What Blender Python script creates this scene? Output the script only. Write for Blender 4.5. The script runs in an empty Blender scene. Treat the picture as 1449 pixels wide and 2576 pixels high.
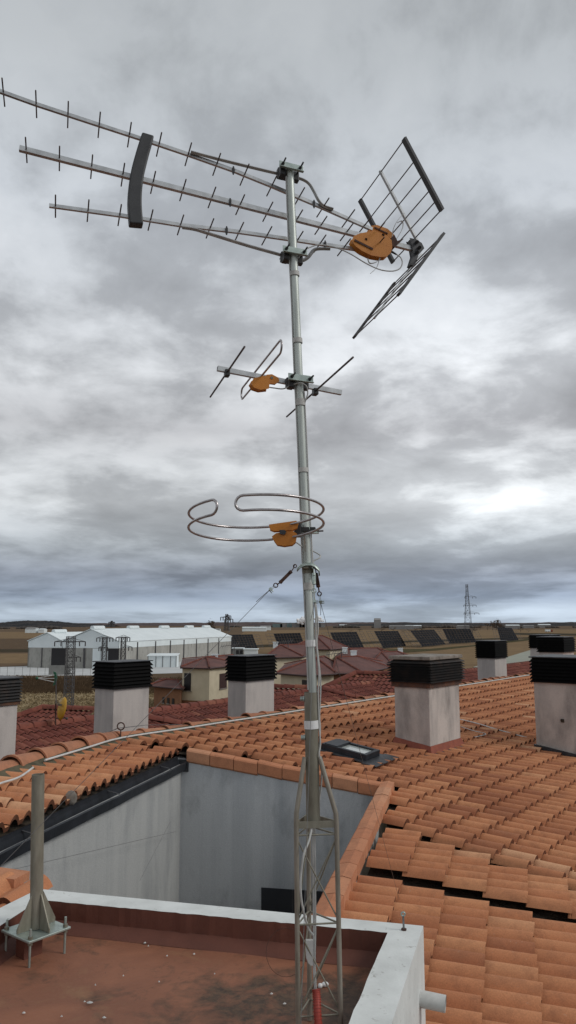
import bpy, bmesh, math, random
from mathutils import Vector, Matrix, noise
random.seed(7)
R = math.radians
sc = bpy.context.scene
col = sc.collection
CAMZ = 10.0
PITCH = R(8.25)
FP, CX, CY = 1945.0, 724.5, 1288.0      # focal length and centre of the measured frame (1449 x 2576)
cp, sp = math.cos(PITCH), math.sin(PITCH)
CAM = Vector((0, 0, CAMZ))

# ------------------------------------------------------------------ measuring helpers (photo point -> place in the world)
def ray(x, y):
    a, b = (x-CX)/FP, (y-CY)/FP
    d = Vector((a, cp + b*sp, sp - b*cp))
    return d / d.y
def W(x, y, F): return CAM + ray(x, y)*F
def hit(x, y, p0, n):
    d = ray(x, y)
    return CAM + d*((p0-CAM).dot(n)/d.dot(n))
def Gz(x, y, z=0.0): return hit(x, y, Vector((0, 0, z)), Vector((0, 0, 1)))
def V(*a): return Vector(a)

# ------------------------------------------------------------------ mesh builder
class MB:
    def __init__(s): s.v = []; s.f = []; s.sm = []; s.t = []; s.cur = 0.5; s.hast = False
    def add(s, vs, fs, smooth=False):
        o = len(s.v); s.v += [Vector(p) for p in vs]
        for f in fs:
            s.f.append([i+o for i in f]); s.sm.append(smooth); s.t.append(s.cur)
        return s
    def box(s, c, size, ax=None):
        ax = ax or (V(1,0,0), V(0,1,0), V(0,0,1))
        c = Vector(c); hx, hy, hz = [ax[i]*(size[i]/2) for i in range(3)]
        vs = [c+hx*i+hy*j+hz*k for k in (-1,1) for j in (-1,1) for i in (-1,1)]
        return s.add(vs, [(0,2,3,1),(4,5,7,6),(0,1,5,4),(2,6,7,3),(0,4,6,2),(1,3,7,5)])
    def bar(s, p, q, w, h, up=V(0,0,1)):
        p, q = Vector(p), Vector(q); d = (q-p); L = d.length
        if L < 1e-6: return s
        d /= L; sd = d.cross(up)
        if sd.length < 1e-4: sd = d.cross(V(0,1,0))
        sd.normalize(); u = sd.cross(d)
        return s.box((p+q)/2, (L, w, h), (d, sd, u))
    def tube(s, pts, r, n=10, closed=False, caps=True, r1=None):
        pts = [Vector(p) for p in pts]; m = len(pts); vs = []; prev = None
        for i, p in enumerate(pts):
            if closed: t = pts[(i+1) % m]-pts[i-1]
            else: t = pts[min(i+1, m-1)]-pts[max(i-1, 0)]
            t.normalize()
            if prev is None:
                a = t.cross(V(0,0,1)) if abs(t.z) < .9 else t.cross(V(0,1,0))
            else:
                a = prev - t*prev.dot(t)
            a.normalize(); prev = a; b = t.cross(a)
            rr = r if r1 is None else r+(r1-r)*i/(m-1)
            for k in range(n):
                an = 2*math.pi*k/n
                vs.append(p + a*(rr*math.cos(an)) + b*(rr*math.sin(an)))
        fs = []
        for i in range(m if closed else m-1):
            i2 = (i+1) % m
            for k in range(n):
                k2 = (k+1) % n
                fs.append((i*n+k, i*n+k2, i2*n+k2, i2*n+k))
        s.add(vs, fs, True)
        if caps and not closed:
            s.add(vs[:n], [tuple(range(n))[::-1]]); s.add(vs[-n:], [tuple(range(n))])
        return s
    def poly(s, pts, smooth=False): return s.add(pts, [tuple(range(len(pts)))], smooth)
    def prism(s, pts, ext):
        n = len(pts); pts = [Vector(p) for p in pts]; ext = Vector(ext)
        return s.add(pts+[p+ext for p in pts], [tuple(range(n)), tuple(range(2*n-1, n-1, -1))] + [(i, (i+1) % n, n+(i+1) % n, n+i) for i in range(n)])
    def sweep(s, prof, path, side_up, smooth=False, caps=True):
        """prof = [(side, up)], path = world points, side_up = (side, up) vectors"""
        sd, up = side_up; n = len(prof); vs = []
        for p in path:
            vs += [Vector(p)+sd*a+up*b for a, b in prof]
        fs = [(i*n+k, i*n+k+1, (i+1)*n+k+1, (i+1)*n+k) for i in range(len(path)-1) for k in range(n-1)]
        return s.add(vs, fs, smooth)
    def ball(s, c, r, seg=10, ring=6, sc_=(1,1,1)):
        vs = []; fs = []
        for j in range(ring+1):
            th = math.pi*j/ring
            for i in range(seg):
                ph = 2*math.pi*i/seg
                vs.append(Vector(c)+V(r*sc_[0]*math.sin(th)*math.cos(ph), r*sc_[1]*math.sin(th)*math.sin(ph), r*sc_[2]*math.cos(th)))
        for j in range(ring):
            for i in range(seg):
                fs.append((j*seg+i, (j+1)*seg+i, (j+1)*seg+(i+1) % seg, j*seg+(i+1) % seg))
        return s.add(vs, fs, True)
    def build(s, name, mat, parent=None, bevel=0):
        o0 = root_loc(parent) if parent else V(0,0,0)
        me = bpy.data.meshes.new(name)
        me.from_pydata([tuple(p-o0) for p in s.v], [], s.f)
        me.polygons.foreach_set('use_smooth', s.sm)
        if s.hast:
            at = me.attributes.new('tint', 'FLOAT', 'FACE'); at.data.foreach_set('value', s.t)
        me.materials.append(mat); me.update()
        ob = bpy.data.objects.new(name, me); col.objects.link(ob)
        if parent: ob.parent = parent
        if bevel:
            m = ob.modifiers.new('bevel', 'BEVEL'); m.width = bevel; m.segments = 2; m.limit_method = 'ANGLE'
        return ob
def root_loc(o):
    l = Vector(o.location)
    while o.parent: o = o.parent; l += Vector(o.location)
    return l
def thing(name, label, cat, loc, group=None):
    o = bpy.data.objects.new(name, None); col.objects.link(o); o.location = loc; o.empty_display_size = .1
    o['label'] = label; o['category'] = cat
    if group: o['group'] = group
    return o
def tag(o, label, cat, group=None):
    o['label'] = label; o['category'] = cat
    if group: o['group'] = group
    return o
def struct(o): o['kind'] = 'structure'; return o
def smoothpath(pts, n=8, closed=False):
    pts = [Vector(p) for p in pts]; m = len(pts); out = []
    for i in range(m if closed else m-1):
        g = lambda k: pts[k % m] if closed else pts[max(0, min(m-1, k))]
        p0, p1, p2, p3 = g(i-1), g(i), g(i+1), g(i+2)
        for k in range(n):
            t = k/n
            out.append(.5*((2*p1)+(p2-p0)*t+(2*p0-5*p1+4*p2-p3)*t*t+(3*p1-p0-3*p2+p3)*t**3))
    if not closed: out.append(pts[-1])
    return out

# ------------------------------------------------------------------ materials
def newmat(name):
    m = bpy.data.materials.new(name); m.use_nodes = True; nt = m.node_tree
    return m, nt, nt.nodes['Principled BSDF']
def nd(nt, t, **kw):
    n = nt.nodes.new(t)
    for k, v in kw.items(): setattr(n, k, v)
    return n
def coords(nt, scale=(1,1,1), src='Object'):
    tc = nd(nt, 'ShaderNodeTexCoord'); mp = nd(nt, 'ShaderNodeMapping'); mp.inputs['Scale'].default_value = scale
    nt.links.new(tc.outputs[src], mp.inputs['Vector']); return mp.outputs['Vector']
def noi(nt, vec, scale, detail=4, rough=.55, dist=0):
    n = nd(nt, 'ShaderNodeTexNoise'); n.inputs['Scale'].default_value = scale; n.inputs['Detail'].default_value = detail
    n.inputs['Roughness'].default_value = rough; n.inputs['Distortion'].default_value = dist
    nt.links.new(vec, n.inputs['Vector']); return n.outputs['Fac']
def ramp(nt, fac, stops):
    r = nd(nt, 'ShaderNodeValToRGB'); e = r.color_ramp.elements
    while len(e) < len(stops): e.new(.5)
    for i, (p, c) in enumerate(stops):
        e[i].position = p; e[i].color = (c if len(c) == 4 else (*c, 1)) if not isinstance(c, (int, float)) else (c, c, c, 1)
    nt.links.new(fac, r.inputs['Fac']); return r.outputs['Color']
def mixc(nt, fac, a, b, mode='MIX'):
    m = nd(nt, 'ShaderNodeMix', data_type='RGBA', blend_type=mode)
    for s, v in ((m.inputs[0], fac), (m.inputs[6], a), (m.inputs[7], b)):
        if isinstance(v, (int, float)): s.default_value = v
        elif isinstance(v, (tuple, list)): s.default_value = (*v, 1) if len(v) == 3 else v
        else: nt.links.new(v, s)
    return m.outputs[2]
def bump(nt, bs, h, strength=.3, dist=.01):
    b = nd(nt, 'ShaderNodeBump'); b.inputs['Strength'].default_value = strength; b.inputs['Distance'].default_value = dist
    nt.links.new(h, b.inputs['Height']); nt.links.new(b.outputs['Normal'], bs.inputs['Normal'])
def simple(name, c1, c2=None, scale=8, rough=.6, metal=0, stretch=(1,1,1), bmp=0, lo=.35, hi=.68, detail=5, bdist=.005, spec=.5):
    m, nt, bs = newmat(name)
    vec = coords(nt, stretch); f = noi(nt, vec, scale, detail, .6)
    c2 = c2 or tuple(x*.75 for x in c1)
    nt.links.new(ramp(nt, f, [(lo, c1), (hi, c2)]), bs.inputs['Base Color'])
    bs.inputs['Roughness'].default_value = rough; bs.inputs['Metallic'].default_value = metal
    bs.inputs['Specular IOR Level'].default_value = spec
    if bmp: bump(nt, bs, f, bmp, bdist)
    return m
def tilemat(name, cols, dirt, dirtamt=.5, mscale=1.0):
    m, nt, bs = newmat(name); vec = coords(nt)
    a = nd(nt, 'ShaderNodeAttribute', attribute_name='tint')
    base = ramp(nt, a.outputs['Fac'], [(0, tuple(x*.30 for x in cols[0])), (.05, tuple(x*.34 for x in cols[0])), (.10, cols[0]), (.48, cols[1]), (.8, cols[2]), (1, cols[3])])  # lowest stops paint the shade under tile edges, for lip faces only
    big = noi(nt, vec, .55*mscale, 3, .6)
    c = mixc(nt, ramp(nt, big, [(.35, 0.0), (.7, 1.0)]), base, mixc(nt, 1.0, base, (.83, .78, .76), 'MULTIPLY'))
    pt_ = noi(nt, vec, 2.1*mscale, 5, .65, .5)
    c = mixc(nt, ramp(nt, pt_, [(.54, 0.0), (.70, .42)]), c, dirt)
    sp_ = noi(nt, vec, 9*mscale, 6, .65)
    c = mixc(nt, ramp(nt, sp_, [(.48, 0.0), (.72, dirtamt)]), c, dirt)
    lic = noi(nt, vec, 42*mscale, 3, .6)
    c = mixc(nt, ramp(nt, lic, [(.66, 0.0), (.78, .45)]), c, (.52, .40, .30))
    fine = noi(nt, vec, 120*mscale, 2)
    c = mixc(nt, .35, c, mixc(nt, 1.0, c, ramp(nt, fine, [(.3, .6), (.7, 1.25)]), 'MULTIPLY'))
    nt.links.new(c, bs.inputs['Base Color']); bs.inputs['Roughness'].default_value = .85
    bs.inputs['Specular IOR Level'].default_value = .25
    bump(nt, bs, sp_, .35, .006)
    return m
def stucco(name, base, stain, dark, zscale=.55, s=3.2, amt=.8):
    m, nt, bs = newmat(name)
    v = coords(nt, (s, s, zscale)); v2 = coords(nt, (1, 1, 1))
    st = noi(nt, v, 2.4, 6, .6, .2); bl = noi(nt, coords(nt, (1, 1, .45)), 2.2, 5, .62, .3); fi = noi(nt, v2, 90, 3)
    c = mixc(nt, ramp(nt, st, [(.42, 0.0), (.7, amt)]), base, stain)
    c = mixc(nt, ramp(nt, bl, [(.50, 0.0), (.74, .8*amt)]), c, dark)
    c = mixc(nt, .4, c, mixc(nt, 1.0, c, ramp(nt, fi, [(.3, .72), (.7, 1.15)]), 'MULTIPLY'))
    nt.links.new(c, bs.inputs['Base Color']); bs.inputs['Roughness'].default_value = .92
    bs.inputs['Specular IOR Level'].default_value = .2
    bump(nt, bs, fi, .5, .004)
    return m

M = {}
M['tile'] = tilemat('orange_tile', [(.40,.158,.082), (.57,.245,.120), (.65,.305,.152), (.70,.395,.225)], (.28,.122,.068), .5)
M['tile_red'] = tilemat('red_tile', [(.14,.045,.034), (.20,.062,.045), (.245,.082,.056), (.31,.125,.08)], (.085,.035,.03), .5)
M['ridge'] = tilemat('ridge_tile', [(.36,.15,.085), (.46,.205,.115), (.52,.25,.145), (.56,.31,.19)], (.21,.11,.07), .6)
M['coping'] = tilemat('coping_tile', [(.49,.20,.105), (.54,.235,.125), (.58,.27,.15), (.61,.31,.18)], (.27,.12,.07), .45)
M['under'] = simple('dark_mortar', (.085,.066,.045), (.022,.018,.013), 9, .95, bmp=1.0, bdist=.05)
M['moss'] = simple('mossy_mortar', (.13,.11,.065), (.05,.045,.025), 9, .95, bmp=.8, bdist=.02)
M['stack'] = stucco('chimney_stucco', (.55,.505,.465), (.33,.31,.295), (.15,.14,.13), .45, 1.3, .95)
M['stack2'] = stucco('pale_stucco', (.56,.51,.475), (.46,.42,.40), (.33,.30,.285), .4, 3.0, .7)
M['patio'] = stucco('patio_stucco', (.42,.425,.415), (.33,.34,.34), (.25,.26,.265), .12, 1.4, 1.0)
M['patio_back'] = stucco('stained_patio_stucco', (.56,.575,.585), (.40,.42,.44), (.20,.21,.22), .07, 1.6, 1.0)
M['louvre'] = simple('black_louvre', (.0035,.0035,.0035), (.006,.0055,.0055), 12, .7, spec=.08)
M['louvre_rust'] = simple('rusty_louvre', (.017,.0155,.015), (.05,.033,.025), 7, .6, spec=.4, lo=.45, hi=.75)
M['rust_band'] = simple('rust_band', (.055,.030,.022), (.16,.065,.03), 6, .75, lo=.4, hi=.7)
M['slab'] = simple('cement_slab', (.30,.27,.235), (.14,.12,.10), 7, .9, bmp=.5)
M['lead'] = simple('lead_sheet', (.055,.058,.065), (.028,.03,.034), 10, .5, .3, bmp=.5)
M['redpaint'] = simple('red_paint', (.28,.075,.04), (.20,.05,.03), 10, .7)
M['gutter'] = simple('zinc_gutter', (.030,.034,.042), (.013,.015,.019), 5, .5, .3, bmp=.6, bdist=.01)
M['white'] = None
M['pvc'] = simple('white_pvc', (.62,.62,.60), (.48,.48,.46), 14, .45)
M['pole'] = simple('galvanised_pole', (.62,.66,.62), (.44,.475,.44), 9, .45, .4, (4,4,.35), bmp=.1)
M['alu'] = simple('aluminium', (.60,.61,.61), (.42,.43,.43), 18, .38, .75, (1,1,1))
M['rod'] = simple('dull_rod', (.13,.10,.095), (.07,.055,.055), 30, .5, .5)
M['tube'] = simple('bent_tube', (.52,.49,.48), (.33,.30,.30), 26, .3, .85)
M['zinc'] = simple('zinc_plate', (.46,.53,.49), (.32,.38,.35), 26, .42, .6)
M['oldgalv'] = simple('weathered_galvanised', (.30,.285,.23), (.18,.165,.125), 9, .55, .35, (2,2,.6), bmp=.15)
M['oldgalv2'] = simple('weathered_leg', (.33,.30,.25), (.21,.19,.15), 12, .55, .4, (2,2,.6), bmp=.15)
M['black'] = simple('black_plastic', (.018,.018,.019), (.03,.03,.03), 20, .5)
M['dgrey'] = simple('grey_plastic', (.055,.057,.06), (.04,.041,.044), 20, .55)
M['orange'] = simple('orange_plastic', (.60,.225,.020), (.47,.155,.015), 5, .5, lo=.3, hi=.75, detail=2)
M['coax'] = simple('white_coax', (.50,.50,.48), (.40,.40,.385), 20, .5)
M['tape'] = simple('grey_tape', (.56,.55,.52), (.47,.46,.44), 30, .6)
M['wtape'] = simple('white_tape', (.80,.80,.79), (.66,.66,.65), 30, .5)
M['wire'] = simple('steel_wire', (.24,.24,.24), (.16,.155,.15), 40, .5, .6)
M['rust'] = simple('rusted_steel', (.10,.05,.035), (.055,.03,.025), 40, .8, .2, bmp=.4)
M['dishy'] = simple('yellow_dish', (.52,.29,.02), (.40,.21,.012), 6, .5)
M['redpvc'] = simple('red_conduit', (.42,.06,.035), (.22,.02,.015), 8, .5)
M['cream'] = simple('cream_render', (.60,.53,.39), (.52,.455,.33), 1.2, .9)
M['brownr'] = simple('brown_render', (.26,.125,.065), (.20,.095,.05), 1.2, .9)
M['pane'] = simple('dark_window', (.010,.0095,.011), (.016,.012,.013), 3, .35)
M['shutter'] = simple('maroon_shutter', (.05,.02,.018), (.035,.014,.013), 8, .6)
M['concrete'] = stucco('concrete_panel', (.40,.39,.36), (.31,.305,.28), (.20,.20,.185), .08, .25, .9)
M['whitemetal'] = simple('white_cladding', (.76,.82,.83), (.70,.76,.77), .3, .5, lo=.4, hi=.6)
M['pv'] = None
M['latt'] = simple('lattice_steel', (.12,.115,.118), (.075,.072,.075), 3, .6, .4)
M['greyroof'] = simple('olive_sheet_roof', (.30,.31,.245), (.25,.255,.205), .7, .7)
M['greywall'] = simple('grey_sheet_wall', (.26,.26,.245), (.19,.19,.18), .8, .8)
M['bark'] = simple('bark', (.07,.05,.04), (.04,.03,.025), 5, .9)
M['leaf_brown'] = simple('dry_leaf', (.13,.085,.055), (.085,.058,.042), .8, .9)
M['leaf_green'] = simple('dark_leaf', (.048,.050,.036), (.03,.034,.027), .8, .9)
M['steam'] = simple('steam', (.97,.97,.97), (.93,.93,.94), .02, 1)

def mk_white():
    m, nt, bs = newmat('white_paint'); v = coords(nt)
    f = noi(nt, v, 6, 5, .6); g = noi(nt, v, 26, 5, .65); h = noi(nt, v, 70, 2)
    c = ramp(nt, f, [(.35, (.74,.765,.745)), (.7, (.60,.62,.60))])
    c = mixc(nt, ramp(nt, g, [(.62, 0.0), (.74, .75)]), c, (.25,.23,.20))
    nt.links.new(c, bs.inputs['Base Color']); bs.inputs['Roughness'].default_value = .7
    bump(nt, bs, h, .3, .003); return m
M['white'] = mk_white()
def mk_floor(name, dirt):
    m, nt, bs = newmat(name); v = coords(nt)
    a = noi(nt, v, 2.0, 5, .6); b = noi(nt, v, 5.5, 8, .68, .4); e = noi(nt, v, 26, 4, .7); w = noi(nt, v, 11, 2, .4)
    a = noi(nt, v, 2.6, 7, .66, .5)
    c = ramp(nt, a, [(.3, (.33,.135,.072)), (.55, (.25,.10,.055)), (.75, (.32,.17,.085))])
    if dirt:
        # damp dirt gathers along the far parapet
        sx = nd(nt, 'ShaderNodeSeparateXYZ'); nt.links.new(v, sx.inputs[0])
        def gauss(expr_in, c0, w0):
            s_ = nd(nt, 'ShaderNodeMath', operation='SUBTRACT'); nt.links.new(expr_in, s_.inputs[0]); s_.inputs[1].default_value = c0
            d_ = nd(nt, 'ShaderNodeMath', operation='DIVIDE'); nt.links.new(s_.outputs[0], d_.inputs[0]); d_.inputs[1].default_value = w0
            p_ = nd(nt, 'ShaderNodeMath', operation='MULTIPLY'); nt.links.new(d_.outputs[0], p_.inputs[0]); nt.links.new(d_.outputs[0], p_.inputs[1])
            q_ = nd(nt, 'ShaderNodeMath', operation='SUBTRACT'); q_.inputs[0].default_value = 1; nt.links.new(p_.outputs[0], q_.inputs[1]); q_.use_clamp = True
            return q_.outputs[0]
        mul = nd(nt, 'ShaderNodeMath', operation='MULTIPLY'); nt.links.new(gauss(sx.outputs[0], .30, 1.05), mul.inputs[0]); nt.links.new(gauss(sx.outputs[1], .52, .42), mul.inputs[1])
        ad = nd(nt, 'ShaderNodeMath', operation='MULTIPLY_ADD'); nt.links.new(mul.outputs[0], ad.inputs[0]); ad.inputs[1].default_value = .24; nt.links.new(b, ad.inputs[2])
        msk = ramp(nt, ad.outputs[0], [(.53, 0.0), (.74, .92)])
        c = mixc(nt, msk, c, ramp(nt, e, [(.35, (.030,.023,.016)), (.65, (.105,.065,.038))]))
        c = mixc(nt, ramp(nt, e, [(.66, 0.0), (.74, .7)]), c, (.05,.03,.022))
    else:
        c = mixc(nt, ramp(nt, b, [(.5, 0.0), (.75, .6)]), c, (.075,.026,.018))
    nt.links.new(c, bs.inputs['Base Color']); bs.inputs['Roughness'].default_value = .7
    bump(nt, bs, e, .5, .006); return m
M['membrane'] = simple('red_membrane', (.165,.056,.034), (.095,.031,.02), 3.5, .65, bmp=.5, bdist=.02, lo=.3, hi=.75)
M['floor'] = mk_floor('dirty_membrane', True)
def mk_pv():
    m, nt, bs = newmat('solar_cells'); v = coords(nt)
    br = nd(nt, 'ShaderNodeTexNoise'); br.inputs['Scale'].default_value = .6; nt.links.new(v, br.inputs['Vector'])
    nt.links.new(ramp(nt, br.outputs['Fac'], [(.4, (.010,.011,.014)), (.65, (.017,.018,.022))]), bs.inputs['Base Color'])
    bs.inputs['Roughness'].default_value = .8; bs.inputs['Specular IOR Level'].default_value = .06
    return m
M['pv'] = mk_pv()
def mk_maroon():
    m, nt, bs = newmat('maroon_roof'); v = coords(nt)
    a = noi(nt, v, .8, 5); b = noi(nt, v, 6, 3)
    c = ramp(nt, a, [(.35, (.155,.062,.05)), (.68, (.10,.042,.037))])
    c = mixc(nt, .5, c, mixc(nt, 1.0, c, ramp(nt, b, [(.3, .6), (.7, 1.3)]), 'MULTIPLY'))
    nt.links.new(c, bs.inputs['Base Color']); bs.inputs['Roughness'].default_value = .85
    wv = nd(nt, 'ShaderNodeTexWave', wave_type='BANDS', bands_direction='Z'); wv.inputs['Scale'].default_value = 4.5; wv.inputs['Distortion'].default_value = .3
    nt.links.new(v, wv.inputs['Vector']); bump(nt, bs, wv.outputs['Fac'], .8, .05); return m
M['maroon'] = mk_maroon()
def mk_glass():
    m, nt, bs = newmat('skylight_glass'); bs.inputs['Base Color'].default_value = (.42,.45,.43,1); bs.inputs['Roughness'].default_value = .15
    bs.inputs['Specular IOR Level'].default_value = .9
    return m
M['glass'] = mk_glass()

# ------------------------------------------------------------------ roof geometry
K = W(300, 1873, 1.45/(-ray(300, 1873).z)); SL = .155
def azv(a): return V(math.sin(R(a)), math.cos(R(a)), 0), V(math.cos(R(a)), -math.sin(R(a)), 0)   # along ridge, down the slope
AZ = {'A': 36.2, 'B': 16.2, 'C': 15.5}
def pn(reg): n = azv(AZ[reg])[1]; return V(SL*n.x, SL*n.y, 1)
def on(reg, x, y, h=0): return hit(x, y, K+V(0,0,h), pn(reg))
def zat(reg, p, h=0):
    n = azv(AZ[reg])[1]; return K.z - SL*((p.x-K.x)*n.x+(p.y-K.y)*n.y) + h
def put(reg, p, h=0): return V(p.x, p.y, zat(reg, p, h))
def inside(p, poly):
    c = False; n = len(poly)
    for i in range(n):
        a, b = poly[i], poly[i-1]
        if (a[1] > p[1]) != (b[1] > p[1]) and p[0] < (b[0]-a[0])*(p[1]-a[1])/(b[1]-a[1])+a[0]: c = not c
    return c
def in_view(p, mg=260):
    d = p-CAM
    f = d.y*cp+d.z*sp
    if f < .5: return False
    x = CX+FP*d.x/f; y = CY-FP*(-d.y*sp+d.z*cp)/f
    return -mg < x < 1449+mg and y < 2576+mg
def tiles(mb, org, r, n, slope, poly, u0, u1, v0, v1, tw=.213, tl=.36, seg=7, lift=.036, bh=.068, jit=1.0, test=True, vskip=None):
    """one S-profile roof tile after another, each a bent sheet with a front lip, laid in courses"""
    mb.hast = True
    dn = V(n.x, n.y, -slope).normalized(); up = dn.cross(r)
    if up.z < 0: up = -up
    bw = tw*.70
    prof = []
    for k in range(seg+1):
        t = k/seg; prof.append((-bw/2+bw*t, bh*math.sin(math.pi*t)**.75 if 0 < t < 1 else 0))
    prof.append((tw-bw/2, .004))
    iu0, iu1 = math.floor(u0/tw), math.ceil(u1/tw); iv0, iv1 = math.floor(v0/tl), math.ceil(v1/tl)
    for j in range(iv0, iv1):
        wob = random.uniform(-.004, .004)
        for i in range(iu0, iu1):
            c = org + r*((i+.5)*tw) + dn*((j+.5)*tl)
            if not inside((c.x, c.y), poly): continue
            if test and not in_view(c): continue
            mb.cur = min(1, max(.12, random.gauss(.5, .19) + .25*noise.noise(c*.35)))
            if random.random() < .03: mb.cur = random.choice((0.1, 1.0))
            ju, jv, jz, ja = random.gauss(0,.004)*jit, (random.gauss(0,.006)+wob)*jit, abs(random.gauss(0,.004))*jit, random.gauss(0,.014)*jit
            vs = []
            for (t, lf, back) in ((-.06, 0.0, 0), (1.0, lift, 0)):
                for a, h in prof:
                    vs.append(c + r*(a+ju+ja*(t-.5)*tl) + dn*((t-.5)*tl+jv) + up*(h+lf+jz))
            m = len(prof)
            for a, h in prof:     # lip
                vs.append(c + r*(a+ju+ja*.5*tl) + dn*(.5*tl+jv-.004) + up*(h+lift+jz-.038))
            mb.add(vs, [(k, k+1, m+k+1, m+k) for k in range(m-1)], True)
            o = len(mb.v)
            tc_ = mb.cur; mb.cur = 0.0; mb.add(vs[m:], [(k, k+1, m+k+1, m+k) for k in range(m-1)], False); mb.cur = tc_  # lip faces darkened: shadow under each tile edge put into the colour
    mb.cur = .5

rA, nA = azv(AZ['A']); rB, nB = azv(AZ['B']); rC, nC = azv(AZ['C'])
# plan of the light well and the seams
PA = on('C', 447, 1896); PB = on('A', 961, 1990); PC = on('C', 830, 2268)
S1 = on('A', 968, 2070); S1f = S1 + nA*11
S2 = on('C', 912, 2203); S2f = on('C', 1449, 2334); S2f = S2 + (S2f-S2)*3
rBC = (PB-PC); rBC.z = 0; rBC.normalize(); nBC = V(rBC.y, -rBC.x, 0)      # pointing right
cw = .125
bld = thing('apartment_building', 'building with weathered orange clay tile roof, louvred chimneys and a grey light well', 'building', (0, 9.0, 0))

Klow = K + V(0,0,0)
polyA = [K+nA*.10-rA*.02, K+rA*48, K+rA*48+nA*22, S1f, S1+nBC*.0, PB+nBC*cw+V(0,.1,0), PA+V(.13,.16,0), K+nC*.35+rC*.03]
polyAs = [(p.x, p.y) for p in polyA]
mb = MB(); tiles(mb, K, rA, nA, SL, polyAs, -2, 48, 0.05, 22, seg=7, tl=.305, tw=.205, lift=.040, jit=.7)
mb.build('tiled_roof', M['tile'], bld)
polyB = [(p.x, p.y) for p in (S1-nBC*.05+V(0,-.26,0), S1+(S1f-S1)*.9+V(-.1,-.34,0), S2f+V(0,.1,0), S2+V(0,.13,0))]
ob_ = put('B', S2+nBC*.0, .0)
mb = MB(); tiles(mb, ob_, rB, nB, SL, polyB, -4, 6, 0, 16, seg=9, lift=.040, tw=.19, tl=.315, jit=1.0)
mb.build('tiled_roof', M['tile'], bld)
pc = PC+nBC*cw
polyC = [(p.x, p.y) for p in (S2+V(0,-.12,0), S2f+V(0,-.14,0), S2f+V(4,-6,0), V(3,1.5,0), V(.2,1.5,0), V(.72,4.1,0), V(.36,4.3,0), PC+nBC*.04)]
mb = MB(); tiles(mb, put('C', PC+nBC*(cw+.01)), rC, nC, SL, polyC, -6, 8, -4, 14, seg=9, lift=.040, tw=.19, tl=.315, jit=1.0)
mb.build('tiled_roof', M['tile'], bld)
# strip between the ridge and the gutter
zG = zat('C', PA)
GE = hit(0, 2096, V(0, 0, zG), V(0, 0, 1)); rG = (PA-GE); rG.z = 0; rG.normalize(); nG = V(rG.y, -rG.x, 0)
polyL = [(p.x, p.y) for p in (K-nC*.06+rC*.05, K+nA*.30+rA*.02, PA+rG*.05+nG*.02, PA-rG*8+nG*.02, K-rC*8-nC*.06)]
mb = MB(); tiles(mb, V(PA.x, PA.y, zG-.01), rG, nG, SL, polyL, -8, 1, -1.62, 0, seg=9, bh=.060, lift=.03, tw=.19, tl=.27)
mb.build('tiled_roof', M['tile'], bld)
# decking below the tiles
def deck(reg, pts, h=-.045):
    m = MB(); m.poly([put(reg, p, h) for p in pts]); m.build('roof_deck', M['under'], bld)
deck('A', [K, K+rA*48, K+rA*48+nA*22, S1f, S1+nBC*.02, PB+nBC*.05+V(0,.05,0), PA+V(0,.05,0)], -.03)
deck('B', [S1+nBC*.03, S1f, S2f+V(0,.02,0), S2+nBC*.0], -.06)
deck('C', [S2, S2f, S2f+V(4,-6,0), V(2,1.0,0), V(-.1,1.0,0), V(.1,3.2,0), PC+nBC*.06+V(0,-.9,0), PC+nBC*.06], -.05)
deck('C', [K, PA, PA-rG*8, K-rC*8], -.06)
# far side of the ridge
mb = MB()
far = 9
def back(p, r_, n_, q): return V(p.x-n_.x*q, p.y-n_.y*q, K.z-.02-SL*1.6*q)
mb.add([K, K+rA*48, back(K+rA*48, rA, nA, far), back(K, rA, nA, far)], [(0,1,2,3)])
mb.add([K, K-rC*9, back(K-rC*9, rC, nC, far), back(K, rC, nC, far)], [(0,1,2,3)])
mb.add([K, back(K, rA, nA, far), back(K, rC, nC, far)], [(0,1,2)])
mb.build('far_slope', M['tile_red'], bld)

# ridge tiles
def ridge_run(p, d, n_, length, step=.40, rad=.105, mat='ridge'):
    m = MB(); m.hast = True
    up = V(0,0,1)
    k = 0; s_ = 0
    while s_ < length:
        m.cur = min(1, max(.12, random.gauss(.5, .22)))
        a = p + d*s_; b = p + d*(s_+step*1.12)
        jz = random.gauss(0, .006); jn = random.gauss(0, .008)
        vs = []
        for (q, rr, dz) in ((a, rad*1.09, .008), (a+d*.05, rad*1.07, .008), (a+d*.06, rad*1.0, .003), (b, rad*.91, -.010)):
            for i in range(11):
                an = math.pi*(i/10)
                vs.append(q + n_*(rr*1.05*math.cos(an)+jn) + up*(rr*.92*math.sin(an)+dz+jz))
        m.add(vs, [(r_*11+i, r_*11+i+1, (r_+1)*11+i+1, (r_+1)*11+i) for r_ in range(3) for i in range(10)], True)
        ed = vs[:11] + [v-(v-q_)*.14 for v, q_ in zip(vs[:11], [a]*11)]
        m.add(ed, [(i, i+1, 12+i, 11+i) for i in range(10)])
        s_ += step
    return m.build('ridge_tiles', M[mat], bld)
rz = V(0,0,.025)
ridge_run(K-nC*.15-rC*7+rz+V(0,0,.02), rC, nC, 7.0, step=.42, rad=.125)
ridge_run(K-nA*.13+rA*.05+rz, rA, nA, 46, step=.42, rad=.10)
mb = MB()       # mossy mortar under the ridge tiles
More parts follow.
